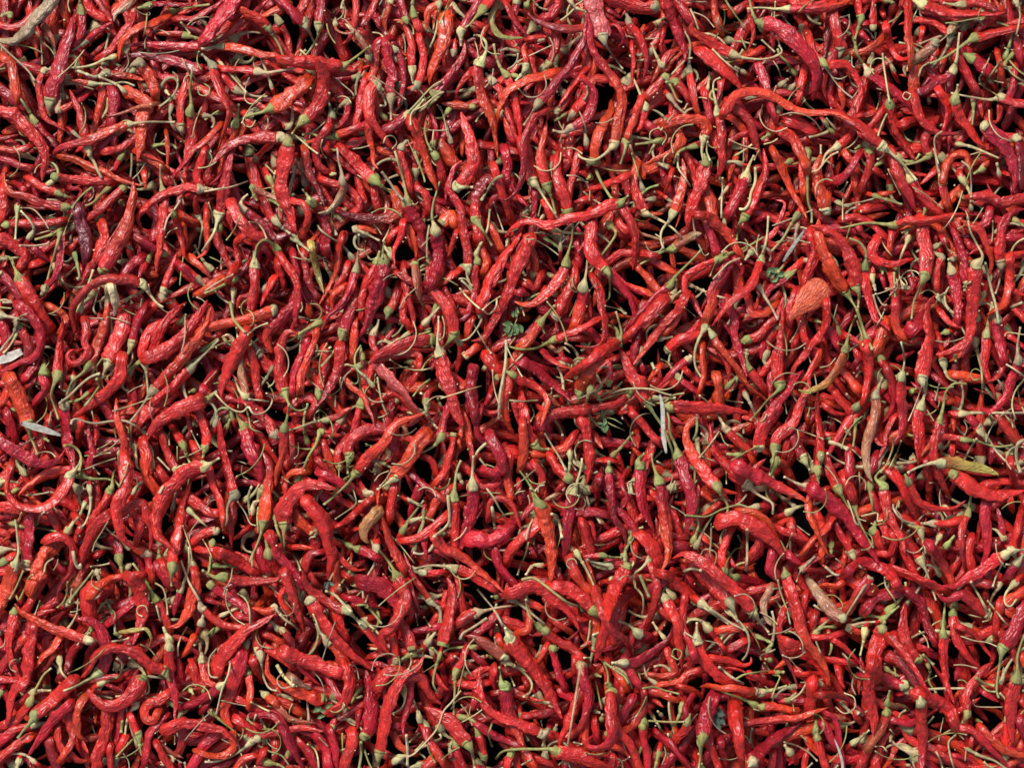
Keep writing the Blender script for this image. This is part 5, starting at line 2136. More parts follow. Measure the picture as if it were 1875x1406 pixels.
def tube(mb, P, rad, s, sides, colA, colB=None, wrinkle=0.0, flat=1.0, mi=0, lobes=0.0, s_off=0.0):
    n = len(P); T, N, B = frames(P); th = np.arange(sides) * 2 * np.pi / sides
    rr = np.repeat(rad[:, None], sides, 1)
    if wrinkle > 0:
        k = max(1, int(s[-1] / 11)); f1 = np.abs(lattice(k + 1, 8, s / 11.0, th)) - 0.7
        k = max(1, int(s[-1] / 20)); f2 = lattice(k + 1, 5, s / 20.0, th)
        k = max(1, int(s[-1] / 5)); f3 = np.abs(lattice(k + 1, 4, s / 5.0, th)) - 0.7
        k = max(1, int(s[-1] / 14)); f4 = lattice(k + 1, 8, s / 14.0, th)
        ph = rng.uniform(0, 6.28, 3); dr = rng.normal(0, 0.012, 3)
        ridge = -np.abs(np.sin(1.5 * th[None] + ph[0] + dr[0] * s[:, None])) * 1.1 + np.cos(3 * th[None] + ph[1] + dr[1] * s[:, None]) * .8 + np.cos(5 * th[None] + ph[2] + dr[2] * s[:, None]) * 0.6
        rr = rr * np.clip(1 + wrinkle * (0.8 * f1 + 0.5 * f2 + 0.33 * f3 + 0.35 * f4 + 0.6 * ridge), 0.4, 1.45)
    if lobes > 0: rr = rr * (1 + lobes * np.cos(5 * th + rng.uniform(0, 6))[None])
    # collapsed (flattened) skin: squash along a slowly turning direction
    cN, cB = np.cos(th)[None] * rr, np.sin(th)[None] * rr
    if flat < 1:
        a = rng.uniform(-0.7, 0.7) + s * rng.normal(0, 0.004)
        ca, sa = np.cos(a)[:, None], np.sin(a)[:, None]
        u = (cN * ca + cB * sa) * flat; v = (-cN * sa + cB * ca)
        cN, cB = u * ca - v * sa, u * sa + v * ca
    V = P[:, None] + N[:, None] * cN[..., None] + B[:, None] * cB[..., None]
    V = np.concatenate([V.reshape(-1, 3), P[:1], P[-1:]])
    i = np.arange(n - 1)[:, None] * sides; j = np.arange(sides)[None]; j2 = (j + 1) % sides
    F = np.stack([i + j, i + j2, i + sides + j2, i + sides + j], -1).reshape(-1, 4)
    a, b = n * sides, n * sides + 1; jj = np.arange(0, sides, 2); e = (n - 1) * sides
    F = np.concatenate([F, np.stack([np.full(len(jj), a), (jj + 2) % sides, (jj + 1) % sides, jj], -1),
                        np.stack([np.full(len(jj), b), e + jj, e + (jj + 1) % sides, e + (jj + 2) % sides], -1)])
    f = (s / max(s[-1], 1e-6))
    if colB is None: cc = np.repeat(np.asarray(colA)[None], n, 0)
    else:
        f2_ = colB[1](f) if isinstance(colB, tuple) else f
        cb = colB[0] if isinstance(colB, tuple) else colB
        cc = np.asarray(colA)[None] * (1 - f2_[:, None]) + np.asarray(cb)[None] * f2_[:, None]
    col = np.concatenate([np.repeat(cc, sides, 0), cc[:1], cc[-1:]]); col = np.c_[col, np.ones(len(col))]
    off = rng.uniform(0, 5000)
    rm = float(rad.max())
    rest = np.stack([np.repeat(s[:, None] + off + s_off, sides, 1), np.cos(th)[None] * rr, np.sin(th)[None] * rr], -1).reshape(-1, 3)
    rest = np.concatenate([rest, [[off, 0, 0]], [[off + s[-1], 0, 0]]])
    mb.add(to_world(V), F, col, rest, mi)

# ------------------------------------------------------------------ colours (base colours of the things themselves)
def jit(c, a): 
    k = 1 + rng.normal(0, a); return np.clip(np.array(c) * k * (1 + rng.normal(0, a * 0.5, 3)), 0.003, 0.9)
POD = {'r': (0.58, 0.026, 0.018), 'c': (0.44, 0.014, 0.023), 'o': (0.64, 0.055, 0.016), 'b': (0.40, 0.11, 0.05),
       'y': (0.46, 0.33, 0.085), 'p': (0.58, 0.075, 0.07), 'L': (0.16, 0.018, 0.028), 'F': (0.74, 0.125, 0.05), 'T': (0.40, 0.27, 0.17),
       'Y': (0.52, 0.10, 0.03), 'C': (0.66, 0.50, 0.24), 'N': (0.55, 0.23, 0.08)}
STEM = {'g': (0.31, 0.295, 0.10), 't': (0.37, 0.29, 0.16), 'y': (0.52, 0.43, 0.22), '': (0.43, 0.35, 0.18)}
def pod_colours(k, big=False):
    if k == 'c' and rng.random() < .15: k = 'r'
    a = jit(POD[k], 0.12)
    q = rng.random()
    if big and k in 'ro': return jit(POD[k], 0.05), jit(POD[k], 0.07)
    if k == 'b': b = jit((0.48, 0.30, 0.16) if q < 0.6 else (0.35, 0.06, 0.03), 0.1)
    elif k == 'Y': b = jit((0.46, 0.37, 0.08), 0.05)
    elif k == 'T': b = jit((0.42, 0.31, 0.16), 0.05)
    elif k == 'y': b = jit((0.40, 0.32, 0.09), 0.1)
    elif k in 'rco' and q < 0.22: b = jit(POD['o'], 0.12)
    elif k in 'rco' and q < 0.42: b = jit(POD['c'], 0.12)
    elif k in 'rco' and q < 0.425: b = jit((0.42, 0.10, 0.04), 0.12)
    elif k in 'rco' and q < 0.48: b = jit((0.22, 0.012, 0.014), 0.12)
    else: b = a * 0.93
    return a, b
def stem_colour(fl): return jit(STEM.get(fl, STEM['']), 0.10)

# ------------------------------------------------------------------ heap surface (height field used to lay every piece on what is below it)
GS = 2.0; X0, Y0 = -60, -60; GW, GH = int((1875 + 120) / GS), int((1406 + 120) / GS)
HF = np.full((GH, GW), -30.0); ID = np.full((GH, GW), -1, int)
HOLE = np.array([[float(a) for a in q.split(',')] for q in HOLES.split()])
yy, xx = np.mgrid[0:GH, 0:GW]; yy = yy * GS + Y0; xx = xx * GS + X0
for hx, hy in HOLE:
    d = np.hypot(xx - hx, yy - hy); HF -= 55 * np.clip(1.4 - d / 20.0, 0, 1)
HF = np.maximum(HF, -85)
def hmax(x, y, r):
    x0, x1 = int((x - r - X0) / GS), int((x + r - X0) / GS) + 1; y0, y1 = int((y - r - Y0) / GS), int((y + r - Y0) / GS) + 1
    x0, y0 = max(x0, 0), max(y0, 0)
    w_ = HF[y0:y1, x0:x1]
    return float(w_.max()) if w_.size else -30.0
def stamp(x, y, z, r, ident):
    x0, x1 = max(int((x - r - X0) / GS), 0), int((x + r - X0) / GS) + 1; y0, y1 = max(int((y - r - Y0) / GS), 0), int((y + r - Y0) / GS) + 1
    if x1 <= x0 or y1 <= y0 or x0 >= GW or y0 >= GH: return
    gx = np.arange(x0, min(x1, GW)) * GS + X0 - x; gy = np.arange(y0, min(y1, GH)) * GS + Y0 - y
    d2 = gx[None] ** 2 + gy[:, None] ** 2; t = np.where(d2 < r * r, z + np.sqrt(np.maximum(r * r - d2, 0)) * 0.85, -1e9)
    w_ = HF[y0:y1, x0:x1]; m = t > w_
    w_[m] = t[m]; ID[y0:y1, x0:x1][m] = ident
def lay(P, rad, ident, press=0.75, deg=2, give=0.3):
    s = np.linspace(-1, 1, len(P))
    req = np.array([hmax(x, y, max(r * 0.55, 1.2)) + r * press for (x, y), r in zip(P, rad)])
    d = min(deg, len(P) - 1); c = np.polyfit(s, req, d); z = np.polyval(c, s)
    z = z + max(0.0, float((req - z - give * rad).max()) * 0.85)
    return z

# ------------------------------------------------------------------ one chilli
def parse(line):
    p = line.split(';'); a, b = p[0].split()
    g = lambda q: [tuple(float(v) for v in t.split(',')) for t in q.split()]
    return dict(k=a[0], w=float(a[1:]) * (1.0 if a[0] in 'skF' else (0.8 if a[0] in 'Yy' else (0.97 if float(a[1:]) > 27 else 0.90))), lv=int(b[0]), fl=b[1:], b=g(p[1]), s=g(p[2]) if len(p) > 2 else [])

def cap_profile(Rc, r1):             # calyx: hem over the pod's shoulder, bell, trumpet into the stalk
    a = np.array([-7, -4, 0, 4, 8, 12, 17, 24.]); r = np.array([1.0, 1.07, 1.04, .92, .72, .52, .36, .0]) * Rc
    r[-1] = r1; r = np.maximum(r, r1); return a, r

def extend(P2, z, end, L, drop):     # hidden end goes on under its neighbours
    if end == 0: d = P2[0] - P2[1]; d /= np.linalg.norm(d) + 1e-9
    else: d = P2[-1] - P2[-2]; d /= np.linalg.norm(d) + 1e-9
    base = P2[0] if end == 0 else P2[-1]; zb = z[0] if end == 0 else z[-1]
    q = [(base + d * L * t, zb - drop * t ** 1.4) for t in (0.4, 0.75, 1.0)]
    A = np.array([x for x, _ in q]); Z = np.array([y for _, y in q])
    if end == 0: return np.vstack([A[::-1], P2]), np.r_[Z[::-1], z]
    return np.vstack([P2, A]), np.r_[z, Z]

def solve(it, ident):
    """lays pod and stalk on the heap; stores 3-D centre lines"""
    k = it['k']; fine = it['lv'] <= 1
    if k == 's':
        P, s = spline(it['b'], 5.0); r = max(1.35, it['w'] * 0.32) * np.ones(len(P))
        z = lay(P, r, ident, 0.9, 3, 0.6)
        for (x, y), zz, rr in zip(P, z, r): stamp(x, y, zz, rr, ident)
        it['stem3'] = np.c_[P, z]; it['sr'] = r[0]; return
    if k == 'k':
        c = np.array(it['b'][0]); Rc = it['w'] * 0.43; it['Rc'] = Rc
        z0 = hmax(c[0], c[1], Rc * 0.7) + Rc * 0.45
        if it['s'] and math.dist(it['s'][0], c) > 3:
            d = np.array(it['s'][0]) - c; d /= np.linalg.norm(d)
            it['pod3'] = np.array([[*(c - d * 3), z0], [*(c - d * 12), z0 - 6], [*(c - d * 20), z0 - 20], [*(c - d * 26), z0 - 42]])
        else:
            a = rng.uniform(0, 6.28); d = np.array([math.cos(a), math.sin(a)]); it['s'] = []
            it['pod3'] = np.array([[*c, z0 - 2], [*(c - d * 4), z0 - 14], [*(c - d * 8), z0 - 40]])
        it['podw'] = Rc * 2.1; it['c3'] = np.array([*c, z0]); stamp(c[0], c[1], z0, Rc, ident)
        it['up'] = None if it['s'] else d
    else:
        P, s = spline(it['b'], 5.0); L = s[-1]; w_ = it['w']; n = len(P)
        f = s / L
        hascap = bool(it['s'] or it['fl'])
        taper = it.get('taper', (L > 105 or w_ < 15.5 or k in 'ybTYCN') )
        rad = 0.5 * w_ * np.ones(n)
        if taper: rad *= np.interp(f, [0, .12, .35, .6, .85, 1], [.92, 1, 1, .86, .55, .30])
        else: rad *= np.interp(f, [0, .2, .6, 1], [.95, 1, .98, .85])
        z = lay(P, rad, ident, 0.72, 2 if L > 60 else 1, 0.35)
        for (x, y), zz, rr in zip(P, z, rad): stamp(x, y, zz, rr, ident)
        if not hascap and k != 'F': P, z = extend(P, z, 0, 16, 20); it['ext0'] = True
        if not taper and k != 'F': P, z = extend(P, z, 1, 18, 22)
        it['pod3'] = np.c_[P, z]; it['taper'] = taper; it['podw'] = w_; it['hascap'] = hascap
        if hascap: it['c3'] = it['pod3'][0]; it['Rc'] = min(max(0.42 * w_, 5.0), 10.5)
    if it.get('s'):
        Q, s = spline([tuple(it['c3'][:2])] + it['s'], 5.0); r = np.full(len(Q), 2.1)
        z = lay(Q, r, ident, 0.9, 3, 0.5); t = np.clip(s / 26.0, 0, 1)
        z = z * t + it['c3'][2] * (1 - t); 
        for (x, y), zz in list(zip(Q, z))[3:]: stamp(x, y, zz, 2.3, ident)
        it['stem3'] = np.c_[Q, z]

def build_pod(mb, it, mi, hi):
    P, s = spline(it['pod3'], 2.6 if hi else (4.8 if 'fill' not in it else 9.0)); L = s[-1]; f = s / L; k = it['k']
    R0 = it['podw'] / 2
    if k == 'k': rad = R0 * np.interp(f, [0, .3, 1], [.8, 1, .9]); 
    elif k == 'F': rad = R0 * 1.12 * np.interp(f, [0, .08, .3, .6, .8, .92, .98, 1], [.12, .25, .62, 1.0, 1.05, .85, .5, .2])
    elif it['taper']:
        if it['hascap']: rad = R0 * np.interp(s, [0, 5, 14], [.72, .9, 1]) * np.interp(f, [0, .3, .6, .82, .94, 1], [1, 1, .86, .58, .34, .10])
        else: rad = R0 * np.interp(f, [0, .03, .1, .4, .62, .82, .94, 1], [.35, .75, 1, 1, .86, .58, .34, .10])
    else:
        rad = R0 * np.interp(f, [0, .06, .5, .93, 1], [.8 if it['hascap'] else .4, 1, 1, .85, .45])
    rad = rad * (1 + 0.07 * np.interp(s, np.arange(0, L + 40, 18.0), rng.normal(size=len(np.arange(0, L + 40, 18.0)))))
    if len(P) > 6:      # slight kinks of a dried pod
        kx = np.interp(s, np.arange(0, L + 60, 28.0), rng.normal(0, 1.1, len(np.arange(0, L + 60, 28.0)))) * np.minimum(1, f * 4)
        P = P.copy(); P[:, 2] += kx * 0.8; P[:, 0] += np.roll(kx, 3) * .45 * np.minimum(1, f * 6); P[:, 1] += np.roll(kx, 7)[::-1] * .45 * np.minimum(1, f * 6)
    pk = k if k in POD else ('r' if rng.random() < .6 else 'c')
    a, b = pod_colours(pk, R0 > 12.5); knee = rng.uniform(0.2, 0.8)
    sides = 20 if hi else (12 if R0 > 9.5 else 10)
    if 'fill' in it: sides = 6 if float(P[:, 2].mean()) < -64 else 8
    tube(mb, P, rad, s, sides, a, (b, lambda q: 1 / (1 + np.exp(-(q - knee) * 9))), wrinkle=(0.08 if k in 'FC' else (0.11 if k in 'bTYyN' else 0.17)) * rng.uniform(.7, 1.3), flat=(0.3 if k in 'F' else rng.uniform(0.48, 0.88)), mi=mi)

def build_cap(mb, it, mi, scol):
    Rc = it['Rc']; c = it['c3']
    if it['k'] == 'k' and it.get('up') is not None:
        d = it['up']; a = np.array([[c[0] - d[0] * 3, c[1] - d[1] * 3, c[2] - 8], [c[0], c[1], c[2]], [c[0] + d[0] * 4, c[1] + d[1] * 4, c[2] + 5], [c[0] + d[0] * 8, c[1] + d[1] * 8, c[2] + 11]])
        P, s = spline(a, 2.2); rad = np.interp(s / s[-1], [0, .3, .5, .62, .75, 1], [1, 1.08, .92, .6, .35, .3]) * Rc
        rad = np.maximum(rad, 2.2)
        tube(mb, P, rad, s, 12, scol, np.clip(scol * 1.2, 0, .8), wrinkle=0.05, lobes=0.07, mi=mi); return None
    A = it['pod3']; d0 = A[1] - A[0]; d0 /= np.linalg.norm(d0)
    back = [c + d0 * 7.5, c + d0 * 4]
    if it.get('stem3') is not None and len(it['stem3']) > 2:
        Q, s = spline(it['stem3'], 2.5); m = s <= 24; fw = Q[m]
        if s[-1] < 26: fw = Q[:max(3, int(len(Q) * .8))]
    else:
        fw = np.array([c - d0 * t - np.array([0, 0, t * t * 0.03]) for t in np.arange(0, 20, 2.5)])
    path = np.vstack([back, fw]); P, s = spline(path, 2.4)
    a, r = cap_profile(Rc, 2.5); sc_ = min(1.0, (s[-1] - 7.5) / 24.0) if s[-1] > 12 else 0.5
    rad = np.interp(s - 7.5, np.where(a > 0, a * max(sc_, .4), a), r)
    tube(mb, P, rad, s, 12, scol * np.array([.96, 1.0, .92]), scol, wrinkle=0.07, lobes=0.12, mi=mi)

def build_stem(mb, it, mi, scol):
    st = it.get('stem3')
    if st is None or len(st) < 3: return False
    P, s = spline(st, 4.0); L = s[-1]
    if it['k'] == 's': r0 = it['sr']; rad = r0 * np.interp(s, [0, 4, L * .5, L - 5, L], [.95, 1.05, .9, .92, 1.15])
    else:
        m = s >= min(14, L * .4); P, s = P[m], s[m] - s[m][0]; L = s[-1]
        if len(P) < 3: return False
        rad = np.interp(s, [0, 10, max(L * .6, 12), max(L - 6, 14), L + .01], [3.5, 2.65, 2.1, 2.0, 2.6]) * (0.9 + 0.2 * rng.random())
    pale = np.clip(scol * 1.2 + 0.07, 0, .8)
    tube(mb, P, rad, s, 7 if False else 8, scol, (pale, lambda q: np.clip((q - .75) * 4, 0, 1)), wrinkle=0.05, mi=mi)
    return True

# ------------------------------------------------------------------ the laid chillies
ITEMS = [parse(l) for l in TRACES.strip().split('\n')]
ITEMS = [i for i in ITEMS if not (i['k'] in 's' and len(i['b']) < 2)]
for i in ITEMS:
    if len(i['b']) == 1 and i['k'] not in 'skWSG': i['k'] = 'k'; i['w'] *= 0.7
MAIN = [i for i in ITEMS if i['k'] in 'rcobypLFTYCNsk']
EXTRA = [i for i in ITEMS if i['k'] in 'WSG']
def rank(i):      # lower levels first; within one level pods before stalks
    P = np.array(i['b']); L = float(np.linalg.norm(np.diff(P, axis=0), axis=1).sum()) if len(P) > 1 else 0.0
    return (-i['lv'], 1 if i['k'] == 's' else 0, 1 if i['k'] in 'TYyCNFL' else 0, L * (1.5 if i['w'] > 26 else 1))
MAIN.sort(key=rank)
def wild_stalk():
    for _ in range(40):
        x, y = rng.uniform(5, 1870), rng.uniform(5, 1400)
        if not (np.hypot(HOLE[:, 0] - x, HOLE[:, 1] - y) < 14).any(): break
    a = rng.uniform(0, 6.28); cu = rng.normal(0, .55); L = rng.uniform(34, 88); q = [(x, y)]
    for i in range(4): q.append((q[-1][0] + math.cos(a) * L / 4, q[-1][1] + math.sin(a) * L / 4)); a += cu
    if rng.random() < .3: return dict(k='k', w=rng.uniform(9.5, 13), lv=2, fl='gty'[rng.integers(3)], b=q[:1], s=q[1:])
    return dict(k='s', w=3.9, lv=int(rng.integers(1, 4)), fl='gty'[rng.integers(3)], b=q, s=[])
MAIN += [wild_stalk() for _ in range(560)]
MAIN.sort(key=rank)
for n, it in enumerate(MAIN):
    it['id'] = n; solve(it, n)
inner = ID[int(60 / GS):-int(60 / GS), int(60 / GS):-int(60 / GS)]
cnt = np.bincount(inner[inner >= 0].ravel(), minlength=len(MAIN))
for it in MAIN: it['vis'] = int(cnt[it['id']])
pods = sorted([i for i in MAIN if i['k'] not in 'sk'], key=lambda i: -i['vis'])
odd = [i for i in pods if i['k'] in 'TYyCNFL']
HERO = odd + [i for i in pods if i not in odd][:300 - len(odd)]
stems = sorted([i for i in MAIN if i['k'] == 's' and i['lv'] == 1 and i['w'] != 3.9], key=lambda i: -i['vis'])
stems = [i for i in stems if i['vis'] > 12][:130]
for i in HERO: i['hero'] = True
for i in stems: i['hero'] = True

# ------------------------------------------------------------------ labels
LAND = [(75, 50, 'the big tan withered chilli', 'big pale tan withered chilli, knotted in the middle, near the upper left corner'),
 (907, 50, 'the yellow crescent chilli', 'small yellow crescent chilli near the top edge, curving down to the right'),
 (1098, 25, 'the shiny pink-topped chilli', 'thick shiny pinkish chilli hanging from the top edge, tan stalk below it'),
 (153, 425, 'the dark purple pod', 'dark purple shrivelled leaf-shaped pod, the darkest one in the upper left'),
 (205, 550, 'the cream pod piece', 'pale cream translucent pod standing under a bent red chilli at left'),
 (582, 500, 'the ribbed yellow chilli', 'ribbed dull yellow chilli standing upright among red ones'),
 (1480, 560, 'the flat broad pod end', 'broad flat orange-red opened pod with a pale rounded end'),
 (1520, 705, 'the yellow-green pod tip', 'slim chilli fading from orange at its green cap to a yellow-green tip'),
 (1800, 850, 'the yellow-tipped chilli', 'level orange chilli with straw-yellow tip and long pale stalk near the right edge'),
 (675, 962, 'the pale orange pod', 'short broad pale orange pod with a white tip, beside a green-capped stalk'),
 (905, 985, 'the crumpled crimson pod', 'short crumpled dark crimson pod lying level below two upright crimson chillies'),
 (1258, 442, 'the brown pod with green cap', 'small dull brown pod with green cap and thin stalk pointing lower left'),
 (1040, 405, 'the long snaking chilli', 'long thin snaking red chilli lying across the others, ragged pale cap at right'),
 (1290, 748, 'the fat orange chilli', 'fat smooth orange-red chilli lying level with its cap at the left end'),
 (1720, 400, 'the long level chilli', 'long straight level red chilli with green cap and long pale stalk to the left'),
 (285, 930, 'the fat looped chilli', 'fattest bright red chilli, bent like a bow, large pale cap at its top right'),
 (1310, 1050, 'the long curved crimson chilli', 'very long curved crimson chilli slanting down to a pale cap, thin tip at left'),
 (205, 1187, 'the arched chilli', 'red chilli arching like a rainbow, big pale cap at its right end'),
 (1015, 705, 'the smooth dark crimson chilli', 'smooth thick dark crimson chilli slanting down to the right, near the centre'),
 (620, 1165, 'the long slanting chilli', 'very long slanting red chilli with a narrow cap at its upper end'),
 (985, 1235, 'the longest wrinkled chilli', 'longest wrinkled chilli in the lower middle, slanting down from a straight stalk'),
 (1765, 25, 'the thick top-edge chilli', 'long thick red chilli lying level along the top edge at right'),
 (588, 165, 'the bent scarlet chilli', 'bright scarlet chilli bent like a boomerang, green cap at its lower end'),
 (1460, 610, 'the thick upright chilli', 'long thick upright red chilli, green cap at its foot, below the flat broad pod'),
 (1570, 490, 'the green-capped orange chilli', 'long thick orange-red chilli above the yellow-green tip, green cap at lower right'),
 (1660, 625, '', ''),
 (85, 785, 'the white sliver'), (25, 655, 'the pale grey flake'), (937, 606, 'the ragged green leaf'), (1425, 505, 'the tiny green leaf bits'),
 (1455, 450, 'the white splinter'), (1215, 785, 'the forked white straw'), (522, 248, 'the knot of pale caps'), (592, 1300, 'the crinkled dark leaf'),
 (1318, 1312, 'the grey-green leaf'), (1545, 1140, 'the crossing pale caps'), (1540, 1385, 'the long white straw'),
 (0, 0, "the heap's upper left corner"), (1875, 0, "the heap's upper right corner"), (0, 1406, "the heap's lower left corner"), (1875, 1406, "the heap's lower right corner")]
LAND = [l for l in LAND if l[2]]
def direction(dx, dy):
    if math.hypot(dx, dy) < 28: return 'touching'
    a = (math.degrees(math.atan2(-dy, dx)) + 360) % 360
    return ['right of', 'up and right of', 'above', 'up and left of', 'left of', 'down and left of', 'below', 'down and right of'][int((a + 22.5) // 45) % 8]
def facing(dx, dy):
    a = (math.degrees(math.atan2(-dy, dx)) + 360) % 360
    return ['right', 'upper right', 'up', 'upper left', 'left', 'lower left', 'down', 'lower right'][int((a + 22.5) // 45) % 8]
CN = {'r': 'red', 'c': 'crimson', 'o': 'orange-red', 'b': 'brownish', 'y': 'yellowish', 'p': 'pinkish', 'L': 'dark purple', 'F': 'broad pale orange', 'T': 'withered tan', 'Y': 'orange and yellow', 'C': 'cream', 'N': 'pale orange'}
SN = {'g': 'greenish', 't': 'tan', 'y': 'pale', '': 'dull'}
def label_for(it, used):
    P = np.array(it['b']); L = np.linalg.norm(np.diff(P, axis=0), axis=1).sum(); ch = np.linalg.norm(P[-1] - P[0])
    mid = P[len(P) // 2]; cur = ch / max(L, 1)
    shape = 'straight' if cur > .975 else ('curved' if cur > .86 else 'hooked')
    size = 'long' if L > 165 else ('short' if L < 85 else '')
    ls = sorted(LAND, key=lambda l: math.hypot(mid[0] - l[0], mid[1] - l[1]))
    for l in ls[:12]:
        dx, dy = mid[0] - l[0], mid[1] - l[1]; dist = math.hypot(dx, dy)
        if dist < 12: continue
        near = 'just ' if dist < 75 and dist >= 28 else ''
        where = near + direction(dx, dy) + ' ' + l[2]
        if it['k'] == 's':
            c = [f"{size} {shape} {SN[it['fl']]} stalk running {facing(*(P[-1]-P[0]))} {where}"]
        else:
            fat = 'thick' if it['w'] > 24 else ('thin' if it['w'] < 18 else '')
            t = facing(*(P[-1] - P[0])); cap = 'stalked' if it['s'] else ('capped' if it['fl'] else 'capless')
            c = [f"{size} {fat} {shape} {CN[it['k']]} {cap} chilli pointing {t}, {where}"]
        for q in c:
            q = ' '.join(q.split())
            if q not in used and len(q.split()) <= 16: used.add(q); return q
    base = ' '.join(c[0].replace(', ', ' ', 1).split()); q = base; n = 2
    while q in used: q = base + (' again' if n == 2 else ' once more'); n += 1
    used.add(q); return q
USED = set()
for l in LAND:
    if len(l) > 3:
        best, bd = None, 30
        for it in HERO:
            if 'label' in it: continue
            P, _s = spline(it['b'], 6.0); m = P[len(P) // 2]
            dd = np.hypot(P[:, 0] - l[0], P[:, 1] - l[1]).min() + 0.15 * math.hypot(m[0] - l[0], m[1] - l[1]) - (12 if it['w'] > 22 or it['k'] not in 'rco' else 0)
            if dd < bd: best, bd = it, dd
        if best: best['label'] = l[3]; USED.add(l[3])
        else: print('LANDMARK NOT FOUND', l[2])

# ------------------------------------------------------------------ build heroes
def setp(o, label, cat, group=None, kind=None):
    if label: o['label'] = label
    if cat: o['category'] = cat
    if group: o['group'] = group
    if kind: o['kind'] = kind
for it in sorted(HERO, key=lambda i: -i['vis']):
    org = Vector(to_world(it['pod3'][0]))
    e = bpy.data.objects.new('chilli_pepper', None); C.objects.link(e); e.location = org; e.empty_display_size = 0.01
    setp(e, it.get('label') or label_for(it, USED), 'chilli', 'dried red chillies lying on top of the heap')
    mb = MB(); build_pod(mb, it, 0, True); mb.build('pod', [MPOD], e, org)
    if it['hascap']:
        scol = stem_colour(it['fl'])
        mb = MB(); build_cap(mb, it, 0, scol); mb.build('calyx', [MSTEM], e, org)
        mb = MB()
        if build_stem(mb, it, 0, scol): mb.build('stalk', [MSTEM], e, org)
for it in stems:
    mb = MB(); build_stem(mb, it, 0, stem_colour(it['fl'])); org = Vector(to_world(it['stem3'][0]))
    o = mb.build('chilli_stalk', [MSTEM], None, org)
    setp(o, label_for(it, USED), 'stalk', 'loose dry stalks on top of the chillies')

# ------------------------------------------------------------------ all the rest of the heap as one mass
heap = MB()
for it in MAIN:
    if it.get('hero'): continue
    if it['k'] == 's': build_stem(heap, it, 1, stem_colour(it['fl'])); continue
    build_pod(heap, it, 0, False)
    if it['k'] == 'k' or it['hascap']:
        scol = stem_colour(it['fl']); build_cap(heap, it, 1, scol); build_stem(heap, it, 1, scol)
def wild(x, y, z, stalk=True):
    a = rng.uniform(0, 6.28); L = rng.uniform(90, 190); cv = rng.normal(0, 0.9); w_ = rng.uniform(15, 26)
    pts = []; px, py = x - math.cos(a) * L / 2, y - math.sin(a) * L / 2
    for i in range(6): pts.append((px, py)); px += math.cos(a) * L / 5; py += math.sin(a) * L / 5; a += cv / 5
    P, s = spline(pts, 8.0)
    tilt = rng.normal(0, 5)
    it = dict(k='r' if rng.random() < .55 else ('c' if rng.random() < .75 else 'o'), w=w_, podw=w_, taper=True, hascap=False, fl='', s=[], fill=1)
    it['pod3'] = np.c_[P, z + np.linspace(-tilt, tilt, len(P))]
    if stalk:
        it['hascap'] = True; c = it['pod3'][0]; it['c3'] = c; it['Rc'] = w_ * .42
        d = (c - it['pod3'][2]); d /= np.linalg.norm(d); q = [c]; b = math.atan2(d[1], d[0]); cu = rng.normal(0, .5)
        for i in range(4): q.append(q[-1] + np.array([math.cos(b), math.sin(b), rng.normal(0, .1)]) * 13); b += cu
        it['stem3'] = np.array(q)
    return it
def hole_near(x, y, r): return (np.hypot(HOLE[:, 0] - x, HOLE[:, 1] - y) < r).any()
def put(it, stalk):
    build_pod(heap, it, 0, False)
    if stalk: sc_ = stem_colour(''); build_cap(heap, it, 1, sc_); build_stem(heap, it, 1, sc_)
# under-layers inside the frame
n_fill = 0
for layer, (z, n) in enumerate([(-46, 1100), (-66, 950), (-86, 850), (-108, 1000)]):
    for _ in range(n):
        x, y = rng.uniform(-120, 1995), rng.uniform(-120, 1526)
        st = layer < 2 and rng.random() < .5
        it = wild(x, y, z + rng.normal(0, 4), st)
        P = it['pod3']; rr = (20, 13, 5, 0)[layer]
        if rr and any(hole_near(px, py, rr) for px, py in P[::3, :2]): continue
        put(it, st); n_fill += 1
# the heap goes on outside the picture, and its flank runs down to the ground
for _ in range(900):
    x, y = rng.uniform(-330, 2205), rng.uniform(-330, 1736)
    ox = max(-x, x - 1875, 0); oy = max(-y, y - 1406, 0); d = max(ox, oy)
    if d < 45: continue
    top = 22 - max(0, d - 120) * 0.62
    z = max(rng.uniform(top - 38, top), -122); st = rng.random() < .6
    it = wild(x, y, z, st)
    P = it['pod3'][:, :2]
    if ((P[:, 0] > -8) & (P[:, 0] < 1883) & (P[:, 1] > -8) & (P[:, 1] < 1414)).any(): continue
    if st:
        Q = it['stem3'][:, :2]
        if ((Q[:, 0] > -8) & (Q[:, 0] < 1883) & (Q[:, 1] > -8) & (Q[:, 1] < 1414)).any(): st = False; it['hascap'] = False
    put(it, st)
o = heap.build('chilli_heap', [MPOD, MSTEM])
setp(o, 'mass of half-buried dried red chillies and stalks filling the heap between the topmost ones', 'chilli heap', None, 'stuff')

